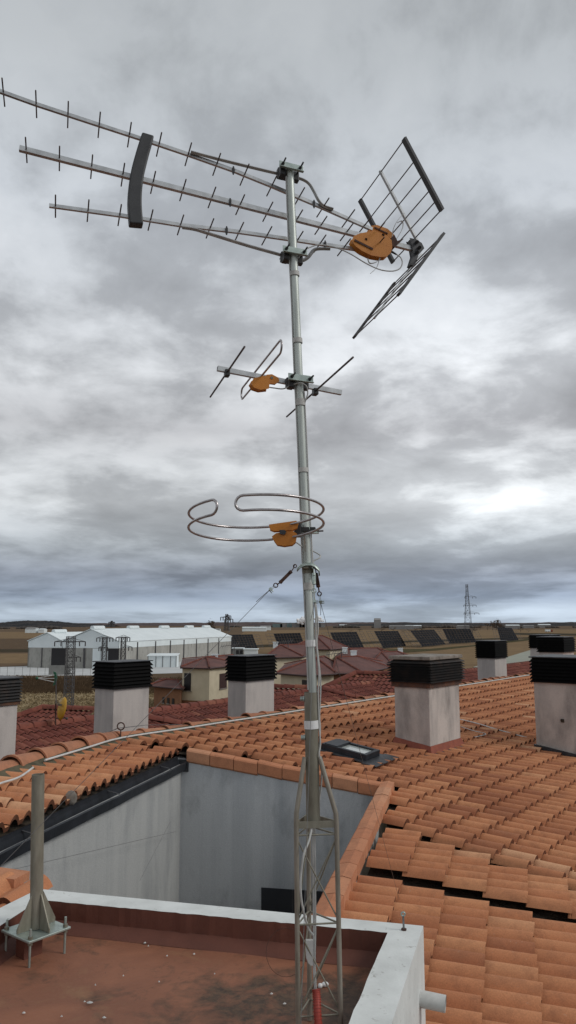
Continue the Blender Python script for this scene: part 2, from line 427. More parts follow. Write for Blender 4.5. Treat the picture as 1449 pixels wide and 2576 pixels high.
for (p, d, n_, L) in ((K-rC*7, rC, nC, 7.05), (K, rA, nA, 46)):
    mb.add([p-n_*.02+V(0,0,-.02), p+d*L-n_*.02+V(0,0,-.02), p+d*L+n_*.07+V(0,0,.045), p+n_*.07+V(0,0,.045), p-n_*.05+V(0,0,.09), p+d*L-n_*.05+V(0,0,.09)], [(2,3,4,5)])
    mb.add([p+n_*.07+V(0,0,.045), p+d*L+n_*.07+V(0,0,.045), p+d*L+n_*.13-V(0,0,.04), p+n_*.13-V(0,0,.04)], [(0,1,2,3)])
mb.build('ridge_mortar', M['moss'], bld)

# light well walls
def wall(name, a, b, za, zb, z0, th, nrm, mat):
    m = MB(); a = Vector(a); b = Vector(b)
    fr = [V(a.x,a.y,z0), V(b.x,b.y,z0), V(b.x,b.y,zb), V(a.x,a.y,za)]
    return m.prism(fr, nrm*th).build(name, mat, bld)
zPA, zPB, zPC = zat('C', PA), zat('A', PB), zat('C', PC)
WA = PA + nG*.05
wall('patio_wall', WA-rG*7.5, WA, zPA-.12, zPA-.12, 2.0, .2, -nG, M['patio'])
ab = (PB-WA); ab.z = 0; ab.normalize(); nab = V(-ab.y, ab.x, 0)
wb0 = WA - ab*.1 + nab*.0; wb1 = PB + ab*.15
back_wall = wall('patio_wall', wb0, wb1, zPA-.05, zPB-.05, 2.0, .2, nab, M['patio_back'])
wall('patio_wall', PC-rBC*1.5, PB+rBC*.1, zPC-.06, zPB-.06, 2.0, .09, nBC, M['patio'])
mb = MB(); mb.poly([V(-8,3,2.0), V(4,3,2.0), V(4,11,2.0), V(-8,11,2.0)]); mb.build('patio_floor', M['patio'], bld)
# dark window low in the back wall
def onback(x, y): return hit(x, y, wb0-nab*.012, nab)
mb = MB(); q = [onback(657, 2233), onback(812, 2243), onback(812, 2400), onback(657, 2400)]
mb.prism(q, nab*.01)
M['navy'] = simple('navy_window', (.020,.022,.028), (.026,.028,.034), 3, .4); win = mb.build('window', M['navy'], bld)
mb = MB(); mb.prism([onback(735, 2238)-nab*.004, onback(739, 2238)-nab*.004, onback(739, 2400)-nab*.004, onback(735, 2400)-nab*.004], -nab*.012)
mb.build('window_bar', M['dgrey'], win)
# coping tiles
def coping(p0, p1, z0, z1, side, n_tiles, top=.20, drop=.15, over=.03):
    m = MB(); m.hast = True
    d = (p1-p0); d.z = 0; L = d.length; d.normalize()
    st = L/n_tiles
    for i in range(n_tiles):
        m.cur = min(1, max(.12, random.gauss(.5, .25)))
        a = p0+d*(i*st+.004); b = p0+d*((i+1)*st-.004)
        za = z0+(z1-z0)*i/n_tiles+random.gauss(0,.003); zb = z0+(z1-z0)*(i+1)/n_tiles+random.gauss(0,.003)
        pr = [(-over, -drop), (-over, -.012), (-over+.014, .004), (top*.5, .018), (top, .004), (top, -.10), (-over+.02, -.10), (-over+.02, -drop-.02)]
        vs = [V(a.x,a.y,za)+side*x+V(0,0,z) for x, z in pr] + [V(b.x,b.y,zb)+side*x+V(0,0,z) for x, z in pr]
        n = len(pr)
        m.add(vs, [(k, (k+1) % n, n+(k+1) % n, n+k) for k in range(n)] + [tuple(range(n)), tuple(range(2*n-1, n-1, -1))])
    return m.build('coping_tiles', M['coping'], bld)
coping(PA+ab*.12, PB+ab*.02, zPA+.05, zPB+.07, nab, 8, top=.12, drop=.125)
coping(PC-rBC*1.2, PB+rBC*.12, zPC+.09-.0*1.2, zPB+.08, nBC, 14, top=.13, drop=.08)
# gutter
GA = PA - rG*.02; gz = zPA-.05
path = [V(p.x, p.y, gz) for p in (GA-rG*7.5, GA)]
mb = MB(); prof = [(.012,.005), (.018,-.06), (.03,-.125), (.11,-.135), (.13,-.045), (.12,-.034), (.11,-.045), (.10,-.105), (.04,-.105), (.025,-.01)]
pp = [path[0]+(path[1]-path[0])*t/24 + V(0,0,random.gauss(0,.006)) for t in range(25)]
pp[-1] = path[1]
mb.sweep(prof, pp, (nG, V(0,0,1)))
gut = mb.build('gutter', M['gutter'], bld)
for t in (.55, 1.9, 3.4, 5.0):
    mb = MB(); p = path[1]-rG*t
    mb.bar(p+nG*.015+V(0,0,.0), p+nG*.14+V(0,0,-.024), .022, .005); mb.build('gutter_bracket', M['dgrey'], gut)
mb = MB(); mb.box(path[1]+nG*.078+rG*.015+V(0,0,-.085), (.13,.02,.14), (nG, rG, V(0,0,1))); mb.build('gutter_end', M['dgrey'], gut)
mb = MB(); mb.prism([path[0]+nG*.0+V(0,0,-.03), path[1]+V(0,0,-.03), path[1]+V(0,0,.02), path[0]+V(0,0,.02)], nG*.012); mb.build('fascia', M['gutter'], bld)
# stones / mortar plug on the eave
mb = MB(); p = PA-rG*2.62+V(0,0,.03); mb.ball(p, .055, 8, 6, (1,.5,1.2)); mb.build('mortar_plug', M['slab'], bld)
# patch of roof left of the terrace
pl = Gz(0, 2240, 10-1.86)
mb = MB(); o_ = W(-160, 2215, 5.2); r_, n_ = azv(104); o_ = W(60, 2238, 4.85)
polyT = [(o_.x-3, o_.y-2.5), (o_.x+.1, o_.y-2.5), (o_.x+.1, o_.y-.06), (o_.x-3, o_.y+.7)]
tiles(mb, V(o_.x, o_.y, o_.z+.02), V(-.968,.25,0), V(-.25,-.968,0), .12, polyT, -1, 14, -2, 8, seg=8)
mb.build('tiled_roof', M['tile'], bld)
mb = MB(); mb.hast = True
a = o_+V(-.02,.02,.05); d_ = V(-.968,.25,0.035)
for i in range(6):
    mb.cur = random.uniform(.2,1); p = a+d_*(i*.42); mb.bar(p, p+d_*.41, .16, .05)
mb.build('coping_tiles', M['coping'], bld)
mb = MB(); mb.prism([V(o_.x-.0,o_.y-.04,2), V(o_.x-3,o_.y+.74,2), V(o_.x-3,o_.y+.74,o_.z+.1), V(o_.x,o_.y-.04,o_.z+.02)], V(0,-.1,0)); mb.build('patio_wall', M['patio'], bld)

# roof window
qs = [on('A', *p, .125) for p in ((808,1878), (846,1866), (952,1897), (914,1911))]
e1 = (qs[1]-qs[0]); L1 = e1.length; e1.normalize(); e2 = (qs[3]-qs[0]); e2 = (e2-e1*e2.dot(e1)); L2 = e2.length; e2.normalize(); upn = e1.cross(e2)
if upn.z < 0: upn = -upn
c0 = qs[0]+e1*L1/2+e2*L2/2
rw = thing('roof_window', 'small dark framed roof window set in the orange tiles left of the big chimney', 'roof window', c0)
fr = MB(); t_ = .055
for (o1, s1, s2) in ((-L2/2+t_/2, L1, t_), (L2/2-t_/2, L1, t_)): fr.box(c0+e2*o1, (s1, s2, .09), (e1, e2, upn))
for o1 in (-L1/2+t_/2, L1/2-t_/2): fr.box(c0+e1*o1, (t_, L2-2*t_, .088), (e1, e2, upn))
fr.box(c0-e2*(L2/2-.13)+upn*.03, (L1-.02, .18, .05), (e1, e2, upn))
fr.build('frame', M['gutter'], rw, bevel=.006)
g = MB(); g.box(c0+e2*.05-upn*.01, (L1-2*t_+.01, L2-2*t_-.10, .06), (e1, e2, upn)); g.build('glass', M['glass'], rw)
g = MB(); g.box(c0+e2*(L2/2+.11)-upn*.03, (L1+.30, .20, .012), (e1, e2, upn)); g.box(c0+e1*(L1/2+.05)-upn*.035, (.10, L2+.1, .012), (e1, e2, upn)); g.box(c0-e1*(L1/2+.04)-upn*.035, (.08, L2, .012), (e1, e2, upn)); g.build('flashing', M['lead'], rw)

# ------------------------------------------------------------------ chimneys
def chimney(cx, F, wl, wr, az, ztop, zcap, zbot, slats=7, mat='stack', lmat='louvre', slab='lead', band=0, skirt=False, label=None, slabz=.03, flare=.05, slope_reg=None):
    r_, n_ = azv(az)
    c = W(cx, 1900, F); c.z = 0
    # front corner c ; left face runs along -n, right face along +r
    ctr = c - n_*(wl/2) + r_*(wr/2)
    ax = (n_, r_, V(0,0,1))
    m = MB(); m.box(V(ctr.x, ctr.y, (zbot+zcap)/2), (wl, wr, zcap-zbot), ax)
    st = m.build('chimney', M[mat], bld, bevel=.012)
    if label: st['label'] = label
    zb = zcap+band
    if band:
        m = MB(); m.box(V(ctr.x, ctr.y, zcap+band/2), (wl+.06, wr+.06, band), ax); m.build('metal_band', M['rust_band'], st)
    m = MB(); H = ztop-slabz-zb; sh = H/slats
    mi = MB(); mi.box(V(ctr.x, ctr.y, zb+H/2), (wl-.06, wr-.06, H), ax); mi.build('cap_core', M['under'], st)
    for k in range(slats):
        z1 = zb+(k+1)*sh-.004; z0 = zb+k*sh-.01
        a, b = wl/2-.0, wr/2-.0
        vs = [V(ctr.x,ctr.y,z1)+n_*(i*a)+r_*(j*b) for i, j in ((-1,-1),(1,-1),(1,1),(-1,1))] + \
             [V(ctr.x,ctr.y,z0)+n_*(i*(a+flare))+r_*(j*(b+flare)) for i, j in ((-1,-1),(1,-1),(1,1),(-1,1))]
        m.add(vs, [(i, (i+1) % 4, 4+(i+1) % 4, 4+i) for i in range(4)])
        vs2 = [v-V(0,0,.006) for v in vs]
        m.add(vs2, [(i, 4+i, 4+(i+1) % 4, (i+1) % 4) for i in range(4)])
    for i, j in ((-1,-1),(1,-1),(1,1),(-1,1)):
        m.box(V(ctr.x,ctr.y,zb+H/2)+n_*(i*(wl/2-.01))+r_*(j*(wr/2-.01)), (.03,.03,H), ax)
    m.build('louvre_cap', M[lmat], st)
    m = MB(); m.box(V(ctr.x, ctr.y, ztop-slabz/2), (wl+.10, wr+.10, slabz), ax); m.build('capping_slab', M[slab], st, bevel=.008)
    if skirt:
        reg = slope_reg
        m = MB(); e = .03; h0 = .16
        cs = [ctr+n_*(i*wl/2)+r_*(j*wr/2) for i, j in ((1,-1),(-1,-1),(-1,1),(1,1))]
        ds = [n_*i*.05+r_*j*.05 for i, j in ((1,-1),(-1,-1),(-1,1),(1,1))]
        vs = []
        for p, d in zip(cs, ds): vs.append(put(reg, p, h0)+d*.1)
        for p, d in zip(cs, ds): vs.append(put(reg, p, .03)+d)
        m.add(vs, [(i, (i+1) % 4, 4+(i+1) % 4, 4+i) for i in range(4)]); m.build('flashing_skirt', M['redpaint'], st)
        m = MB(); vs = []
        for p, d in zip(cs, ds): vs.append(put(reg, p, .06)+d*.9)
        for p, d in zip(cs, ds): vs.append(put(reg, p, .035)+d*2.6)
        m.add(vs, [(i, (i+1) % 4, 4+(i+1) % 4, 4+i) for i in range(4)]); m.build('lead_apron', M['lead'], st)
    return st, ctr
def zy(x, y, F): return W(x, y, F).z
base = on('A', 1086, 1908); F1 = base.y
chimney(1083, F1, .545, 1.02, 36.2, zy(1083,1652,F1), zy(1083,1731,F1), base.z-.6, 8, 'stack', 'louvre_rust', 'slab', .085, True, 'pale stained chimney with rusty brown louvres and red skirt', .05, .075, 'A')
baseR = on('A', 1350, 1893)
F2 = baseR.y
r_, n_ = azv(36.2)
# its left corner is the measured one: front corner lies wl further along n
wl2 = .95; fc = baseR + n_*wl2
xc = CX+FP*(fc.x)/((fc.y)*cp+(zy(1097,1700,F1)-CAMZ)*sp)
def chimney_at(front, *a, **k):
    # place by the front corner point instead of the measured frame
    d = front-CAM
    global W
    W0 = W
    W = lambda x, y, F: Vector(front)
    try: return chimney(0, 0, *a, **k)
    finally: W = W0
sR, cR = chimney_at(fc, wl2, 1.0, 36.2, zy(1345,1651,F2), zy(1345,1713,F2), baseR.z-1.0, 7, 'stack', 'louvre', 'lead', 0, False, 'weathered grey chimney with black louvres and a small hole', .02, .045)
mb = MB(); ph = hit(1415, 1813, baseR-r_*.004, r_); mb.box(ph, (.05,.02,.05), (n_, r_, V(0,0,1))); mb.build('hole', M['under'], sR)
mb = MB(); mb.box(baseR+n_*wl2*.5-r_*.015+V(0,0,-.01), (wl2+.06,.05,.12), ((n_-V(0,0,SL)).normalized(), r_, V(0,0,1))); mb.build('lead_apron', M['lead'], sR)
chimney(281, 15.5, .56, .95, 36.2, zy(281,1665,15.5), zy(281,1732,15.5), 7.2, 7, 'stack2', label='pale chimney with black louvres beyond the ridge, nearest the yellow dish', slabz=.02, flare=.05)
chimney(617, 16.8, .50, 1.0, 36.2, zy(617,1650,16.8), zy(617,1712,16.8), 7.0, 7, 'stack2', label='pale chimney with black louvres just left of the mast', slabz=.02, flare=.05)
chimney(1254, 26.0, .62, 1.05, 36.2, zy(1254,1612,26), zy(1254,1655,26), 6.8, 8, 'stack2', slabz=.02, flare=.05, label='small pale chimney standing past the far end of the ridge')
chimney(1395, 36.0, .9, 1.6, 36.2, zy(1395,1597,36), zy(1395,1630,36), 6.0, 6, 'stack2', slabz=.03, flare=.06)
chimney(1430, 24.0, .75, 1.1, 36.2, zy(1430,1602,24), zy(1430,1640,24), 6.8, 6, 'stack2', slabz=.03, flare=.06)
chimney(-18, 13.0, .7, .42, 36.2, zy(0,1706,13), zy(0,1777,13), 6.0, 7, 'stack2', 'louvre_rust', slabz=.03, label='pale chimney with rusty louvres cut off by the left edge', band=.07)

# lower body of the building so that it stands on the ground
mb = MB()
low = [K-rC*9-nC*8.5, K-nC*8.2, K+rA*46-nA*8.2, K+rA*46+nA*21, V(12,2,0), V(3,.2,0), V(-9,.2,0)]
mb.prism([V(p.x, p.y, .0) for p in low], V(0,0,1.95)); mb.build('wall', M['cream'], bld)

# ------------------------------------------------------------------ white conduit along the ridge
def roofpt(reg, x, y, h): return on(reg, x, y, h)
p1 = [(-60,1995), (0,1971), (30,1962), (52,1953), (70,1941), (83,1931)]
mb = MB(); mb.tube(smoothpath([on('C', x, y, .10+.06*(i/5)) for i, (x, y) in enumerate(p1)], 6), .010, 8)
tag(mb.build('conduit', M['pvc'], None), 'short white conduit climbing onto the ridge tiles behind the steel post', 'conduit')
p2 = [K+nC*.02+V(0,0,.09)-rC*1.68+nC*.03, K+nC*.03-rC*.8+V(0,0,.085), K+nA*.05+V(0,0,.085)] + [K+nA*(.06+random.uniform(-.008,.008))+rA*d+V(0,0,.085) for d in (1,2,3,4,5,6,7,8,9.5,11,13,15,18,22,28)]
mb = MB(); mb.tube(smoothpath(p2, 4), .0115, 8)
tag(mb.build('conduit', M['pvc'], None), 'long white conduit running along the orange ridge', 'conduit')
for lab, reg, pts, rad in (('thin white cable crossing the tiles between the two big right chimneys', 'A', ((1150,1808),(1200,1820),(1260,1838),(1345,1861)), .011),
                     ('short thin cable bent to a point on the tiles behind the rusty chimney', 'A', ((1160,1828),(1190,1838),(1222,1846),(1205,1852),(1185,1856)), .007)):
    mb = MB(); mb.tube(smoothpath([on(reg, x, y, .085) for x, y in pts], 5), rad, 6); tag(mb.build('roof_cable', M['pvc'], None), lab, 'cable')

# ------------------------------------------------------------------ terrace (stair head roof)
DP, DF = 1.45, 1.59
def lv(x, y, D): return Gz(x, y, CAMZ-D)
O1, O2 = lv(97, 2236, DP), lv(1065, 2329, DP); I1, I2 = lv(100, 2264, DP), lv(975, 2346, DP)
O3 = lv(985, 2576, DP); I3 = lv(893, 2576, DP)
dR = (O3-O2).normalized(); O4 = O2+dR*3.6; I4 = I2+dR*3.45
O0 = O1+(lv(0, 2284, DP)-O1).normalized()*3.9; I0 = I1+(lv(0, 2329, DP)-I1).normalized()*3.7
ter = thing('stairwell_roof', 'small red coated flat roof edged by a white painted parapet', 'flat roof', (0, 3.0, CAMZ-DF))
def zz(p, z): return V(p.x, p.y, z)
zt, zf = CAMZ-DP, CAMZ-DF
def jag(a, b, n, amp):
    d = b-a; nn = V(-d.y, d.x, 0).normalized()
    return [a+d*(i/n)+nn*random.uniform(-amp, amp)*(0 if i in (0, n) else 1) for i in range(n+1)]
outer = [O0]+jag(O1, O2, 1, 0)+[O4]
inner = [I0]+jag(I1, I2, 60, .004)+jag(I2, I4, 40, .003)[1:]
mb = MB()
# top strip triangulated by three quads of fine strips
def strip(a0, a1, bl):
    n = len(bl)-1
    for i in range(n):
        p = a0+(a1-a0)*(i/n); q = a0+(a1-a0)*((i+1)/n)
        mb.add([zz(p,zt), zz(q,zt), zz(bl[i+1],zt), zz(bl[i],zt)], [(0,1,2,3)])
strip(O1, O2, inner[1:62]); strip(O2, O4, inner[61:]); strip(O0, O1, [I0, I1])
zb = 5.0
for a, b in zip(outer, outer[1:]): mb.add([zz(a,zt), zz(b,zt), zz(b,zb), zz(a,zb)], [(0,1,2,3)])
mb.build('parapet', M['white'], ter)
mb = MB()
for a, b in zip(inner, inner[1:]): mb.add([zz(a,zt-.001), zz(b,zt-.001), zz(b,zf-.02), zz(a,zf-.02)], [(0,1,2,3)])
mb.build('parapet_lining', M['membrane'], ter)
mb = MB()      # cove at the foot of the parapet
I1i, I2i = I1+V(.05,-.07,0), I2+V(-.08,-.05,0)
for a, b, a2, b2 in ((I1, I2, I1i, I2i), (I2, I4, I2i, I4+V(-.08,0,0)), (I0, I1, I0+V(.07,0,0), I1i)):
    mb.add([zz(a,zf+.05), zz(b,zf+.05), zz(b2,zf+.002), zz(a2,zf+.002)], [(0,1,2,3)])
mb.build('cove', M['membrane'], ter)
mb = MB(); n_ = 40; pf = [I0, I1, I2, I4]
for i in range(n_):
    for j in range(n_):
        def pt(s, t):
            p = I0.lerp(I4, s).lerp(I1.lerp(I2, s), t); return V(p.x, p.y, zf+.006*noise.noise(V(p.x*2, p.y*2, 0)))
        mb.add([pt(i/n_, j/n_), pt((i+1)/n_, j/n_), pt((i+1)/n_, (j+1)/n_), pt(i/n_, (j+1)/n_)], [(0,1,2,3)], True)
mb.build('floor_membrane', M['floor'], ter)
nR = V(-dR.y, dR.x, 0)
if nR.x < 0: nR = -nR
pp = hit(1057, 2510, zz(O2, 0), nR)
mb = MB(); mb.tube([pp-nR*.05, pp+nR*.115+V(0,0,-.012)], .036, 16, caps=False); mb.tube([pp-nR*.05, pp+nR*.115+V(0,0,-.012)], .031, 16, caps=False); mb.build('drain_pipe', M['pvc'], ter)
# screw eye on the parapet corner
pe = lv(1016, 2340, DP)
an = thing('anchor_bolt', 'small galvanised anchor bolt standing on the white parapet corner', 'bolt', pe)
mb = MB(); mb.tube([pe-V(0,0,.002), pe+V(-.002,0,.065)], .005, 8); mb.build('shank', M['wire'], an)
mb = MB(); mb.tube([pe+V(-.002,0,.065)+V(.009*math.cos(t*.785), 0, .009*math.sin(t*.785)+.008) for t in range(8)], .0042, 6, closed=True); mb.build('eye', M['zinc'], an)
mb = MB(); mb.tube([pe, pe+V(0,0,.008)], .013, 6); mb.build('nut', M['rust'], an)
# flakes and droppings on the red floor
spots = [(365,2372,.012),(373,2380,.007),(155,2557,.008),(225,2522,.020),(213,2520,.008),(262,2560,.012),(60,2548,.012),(488,2400,.010),(420,2405,.008),(683,2500,.010),(716,2525,.012),(310,2455,.006),(240,2478,.007),(400,2470,.007),(540,2450,.006)]
for i, (x, y, s) in enumerate(spots):
    p = lv(x, y, DF-.008); m = MB(); k = 9; s *= .75
    ring = [p+V(s*(.6+.5*random.random())*math.cos(6.283*j/k), s*.75*(.6+.5*random.random())*math.sin(6.283*j/k), 0) for j in range(k)]
    m.add(ring+[p+V(0,0,.006)], [(j, (j+1) % k, k) for j in range(k)])
    tag(m.build('paint_flake', M['pvc'], None), 'pale paint flake lying on the red coated flat roof', 'flake', 'pale flakes on the red flat roof')
p = lv(818, 2476, DF-.012); m = MB(); m.ball(p, .013, 10, 6, (1.3,1,.8)); m.ball(p+V(-.022,-.008,-.003), .011, 9, 6)
tag(m.build('paper_scrap', M['wtape'], None), 'crumpled white scrap on the dark dirt inside the lattice tower', 'scrap')

# ------------------------------------------------------------------ left steel post
PX = lv(88, 2402, DF); PX = V(PX.x, PX.y, zf)
zpl = zy(88, 2340, PX.y)
po = thing('steel_post', 'short open galvanised steel post on a bolted plate at the flat roof corner', 'post', PX)
ptop = W(96, 1948, PX.y)
pb = V(PX.x, PX.y, zpl+.012)
mb = MB(); mb.tube([pb, ptop], .031, 20, caps=False); mb.tube([pb, ptop], .027, 20, caps=False)
a_ = [ptop+V(.031*math.cos(t*6.2832/20), .031*math.sin(t*6.2832/20), 0) for t in range(20)] + [ptop+V(.027*math.cos(t*6.2832/20), .027*math.sin(t*6.2832/20), 0) for t in range(20)]
mb.add(a_, [(i, (i+1) % 20, 20+(i+1) % 20, 20+i) for i in range(20)])
mb.build('tube', M['oldgalv'], po)
pr, pnn = azv(38)
axp = (pr, pnn, V(0,0,1))
mb = MB(); mb.box(V(PX.x, PX.y, zpl+.004), (.235,.235,.012), axp); mb.build('base_plate', M['zinc'], po, bevel=.003)
for (d1) in (pr, -pr, pnn, -pnn):
    m = MB(); q0 = pb+d1*.032
    m.prism([q0+V(0,0,.0)-d1.cross(V(0,0,1))*.003, q0+d1*.075-d1.cross(V(0,0,1))*.003, q0+d1*.075+V(0,0,.02)-d1.cross(V(0,0,1))*.003, q0+V(0,0,.16)-d1.cross(V(0,0,1))*.003], d1.cross(V(0,0,1))*.006)
    m.build('gusset', M['oldgalv'], po)
for i in (-1,1):
    for j in (-1,1):
        q0 = V(PX.x, PX.y, 0)+pr*(i*.098)+pnn*(j*.098)
        m = MB(); m.tube([zz(q0, zf-.01), zz(q0, zpl+.055)], .006, 8); m.build('stud', M['zinc'], po)
        m = MB(); m.tube([zz(q0, zpl+.010), zz(q0, zpl+.022)], .012, 6); m.tube([zz(q0, zpl-.016), zz(q0, zpl-.004)], .012, 6); m.build('nut', M['oldgalv'], po)
mb = MB(); mb.box(V(PX.x-.03, PX.y+.0, (zf+zpl)/2-.005), (.10,.07,zpl-zf-.01), axp); mb.build('pad', M['membrane'], po)

# ------------------------------------------------------------------ lattice tower and mast
FT = 3.30
Ltop, Rtop, Mtop = W(745, 2050, 3.25), W(846, 2050, 3.27), W(776, 2052, 3.40)
Lb, Rb, Mb = W(750, 2560, 3.25), W(857, 2560, 3.27), W(779, 2545, 3.40)
def ext(a, b, z): t = (z-a.z)/(b.z-a.z); return a+(b-a)*t
legs = [(Ltop, ext(Ltop, Lb, zf)), (Rtop, ext(Rtop, Rb, zf)), (Mtop, ext(Mtop, Mb, zf))]
slT, slB = W(782, 1741, FT), W(788, 2066, FT)
tw = thing('lattice_tower', 'weathered three legged lattice mast section standing inside the white parapet', 'lattice mast', zz((legs[0][1]+legs[1][1]+legs[2][1])/3, zf))
def sl(y): return W(782+(y-1741)*6/325, y, FT)
for (t, b), (jx, jy), dx in zip(legs, ((776,1903), (797,1901), (787,1905)), (V(-.03,-.012,0), V(.03,-.01,0), V(0,.032,0))):
    j = sl(1903)+dx
    pts = [b, t, t+(t-b).normalized()*.012, j+(t-j)*.93, j]
    pts = [b, t+(b-t)*.04, t+(j-t)*.03, t+(j-t)*.08, j]
    m = MB(); m.tube(pts, .0098, 10); m.build('leg', M['oldgalv2'], tw)
mb = MB(); mb.tube([slB, slT], .0280, 20, caps=False); mb.tube([slB, slT], .0245, 20, caps=False); mb.build('sleeve', M['oldgalv'], tw)
def at_z(i, z): t, b = legs[i]; return ext(t, b, z)
zc = zy(790, 2068, FT)
mb = MB()
for i, j in ((0,1), (1,2), (2,0)):
    mb.bar(at_z(i, zc), at_z(j, zc), .004, .026)
mb.build('crossbar', M['oldgalv'], tw)
levels = [zy(790, 2100, 3.26), zy(790, 2324, 3.26)]; step = levels[0]-levels[1]; levels += [levels[1]-step]
for li, z in enumerate(levels):
    for i, j in ((0,1), (1,2), (2,0)):
        m = MB(); m.tube([at_z(i, z), at_z(j, z)], .0036, 6); m.build('rung', M['oldgalv'], tw)
for li in range(2):
    z0, z1 = levels[li]-.01, levels[li+1]+.01
    for (i, j) in ((0,1), (1,2), (2,0)):
        m = MB(); m.tube([at_z(i, z0), at_z(j, z1)], .0034, 6); m.build('diagonal', M['oldgalv'], tw)
m = MB(); m.tube([at_z(1, levels[0]-.01), at_z(0, levels[1]+.01)], .0030, 6); m.build('diagonal', M['oldgalv'], tw)
m = MB(); m.tube([at_z(1, levels[1]-.01), at_z(0, levels[2]+.01)], .0030, 6); m.build('diagonal', M['oldgalv'], tw)
for y in (1758, 1855):
    c = sl(y)+V(-.028,0,0)
    m = MB(); m.tube([c+V(.004,0,0), c+V(-.016,0,0)], .006, 8); m.tube([c+V(.0,0,0), c+V(-.007,0,0)], .012, 6); m.tube([c+V(-.009,0,0), c+V(-.017,0,0)], .010, 6); m.build('clamp_bolt', M['zinc'], tw)

pT, pB = W(728.5, 416, FT), W(790, 1800, FT)
mast = thing('antenna_mast', 'tall slim galvanised pole leaning slightly left above the lattice tower', 'mast', sl(1760))
mb = MB(); mb.tube([pB, pT], .0175, 20); mb.build('pole', M['pole'], mast)
def pole(y):           # point on the pole axis at measured row y
    lo, hi = 0.0, 1.0
    for _ in range(30):
        t = (lo+hi)/2; p = pB+(pT-pB)*t; d = p-CAM
        yy = CY-FP*(-d.y*sp+d.z*cp)/(d.y*cp+d.z*sp)
        if yy > y: lo = t
        else: hi = t
    return p
pax = (pT-pB).normalized()
for y, h, mt in ((690,.02,'tape'), (858,.022,'tape'), (1013,.03,'tape'), (1183,.02,'tape'), (1475,.03,'tape'), (1618,.028,'wtape'), (1822,.034,'wtape')):
    c = pole(y) if y < 1740 else sl(y); rr = .0235 if y < 1740 else .0305
    m = MB(); m.tube([c-pax*h/2, c+pax*h/2], rr if y > 1740 else .0225, 20, caps=False); tp = m.build('tape_wrap', M[mt], mast)

# cables
def cable(lab, pts, r=.0034, mat='coax', n=7):
    m = MB(); m.tube(smoothpath(pts, n), r, 7); return tag(m.build('coax_cable', M[mat], None), lab, 'cable')
def pl_(y, dx, dy): return pole(y)+V(dx, dy, 0)
def slp(y, dx, dy): return sl(y)+V(dx, dy, 0)
cable('pale coax cable taped down the left side of the mast', [pl_(445,-.019,-.006), pl_(600,-.0205,-.004), pl_(760,-.019,-.007), pl_(900,-.0205,-.005), pl_(1100,-.019,-.007), pl_(1300,-.0205,-.004), pl_(1420,-.021,-.006), pl_(1500,-.0195,-.008), pl_(1620,-.019,-.009), pl_(1735,-.0205,-.01)])
cable('pale coax cable running down the right side of the mast past the white tapes', [pl_(985,.0195,-.006), pl_(1100,.021,-.003), pl_(1250,.0205,-.005), pl_(1390,.022,-.004), pl_(1480,.021,-.005), pl_(1540,.026,-.006), pl_(1610,.022,-.01), pl_(1690,.028,-.01), slp(1745,.030,-.012), slp(1822,.031,-.008), slp(1870,.035,-.008), W(803,1897,3.28), W(809,1925,3.29), W(808,1975,3.31), W(802,2015,3.33), W(794,2055,3.33)])
cable('second pale coax cable bulging right of the mast below the guy collar', [pl_(1330,.0215,.006), pl_(1430,.024,.004), pl_(1490,.022,.0), pl_(1530,.030,.0), pl_(1580,.033,-.002), pl_(1618,.025,-.004), pl_(1660,.029,-.004), pl_(1720,.033,-.004), slp(1800,.034,-.002), slp(1850,.034,-.002), slp(1990,.01,.012)])
cable('grey coax cable loop from the circular antenna poking out right of the mast', [W(743,1363,3.25), W(756,1372,3.28), pl_(1383,.0,.024), W(786,1386,3.33), W(800,1393,3.33), W(806,1398,3.33), W(803,1404,3.32), W(790,1411,3.31), pl_(1425,.02,.005), pl_(1480,.019,.006)], .0030)
for k, dx in enumerate((-.0045, .0045)):
    cable(('left','right')[k]+' one of two white coax cables hanging straight down inside the lattice tower', [slp(2040,dx+.002,-.006), W(789+dx*500,2090,3.29), W(790+dx*500,2200,3.29), W(791+dx*420,2330,3.29), W(790+dx*300,2420,3.29), W(794+dx*200,2500,3.28)], .0046)
cable('white coax cable bowing out to the left inside the lattice tower', [W(786,2075,3.27), W(777,2115,3.24), W(764,2150,3.22), W(757,2200,3.22), W(756,2240,3.22), W(760,2275,3.23), W(768,2310,3.25), W(777,2338,3.27), W(788,2352,3.28)], .0046)
m = MB(); m.prism([W(769,2362,3.27), W(787,2362,3.27), W(787,2425,3.27), W(781,2424,3.27), W(775,2418,3.27), W(770,2405,3.27)], V(0,-.016,0)); tag(m.build('cable_splice', M['coax'], None), 'flat white sleeve covering a cable joint inside the lattice tower', 'cable joint')
m = MB(); ps = smoothpath([W(795,2488,3.28), W(797,2510,3.27), W(798,2540,3.25), W(801,2580,3.23), W(806,2640,3.2)], 8)
m.tube(ps, .014, 12)
for i in range(1, len(ps)-1, 2):
    d = (ps[i+1]-ps[i]).normalized(); m.tube([ps[i]-d*.002, ps[i]+d*.002], .0165, 12)
tag(m.build('cable_conduit', M['redpvc'], None), 'red corrugated conduit rising from the floor inside the lattice tower', 'conduit')
m = MB(); m.tube([W(720,2395,3.5)+V(.085*math.cos(t*.2618), .03*math.sin(t*.2618), .085*math.sin(t*.2618)) for t in range(24)], .0011, 5, closed=True)
tag(m.build('wire_loop', M['rust'], None), 'faint rusty wire loop hanging left of the lattice tower', 'wire')

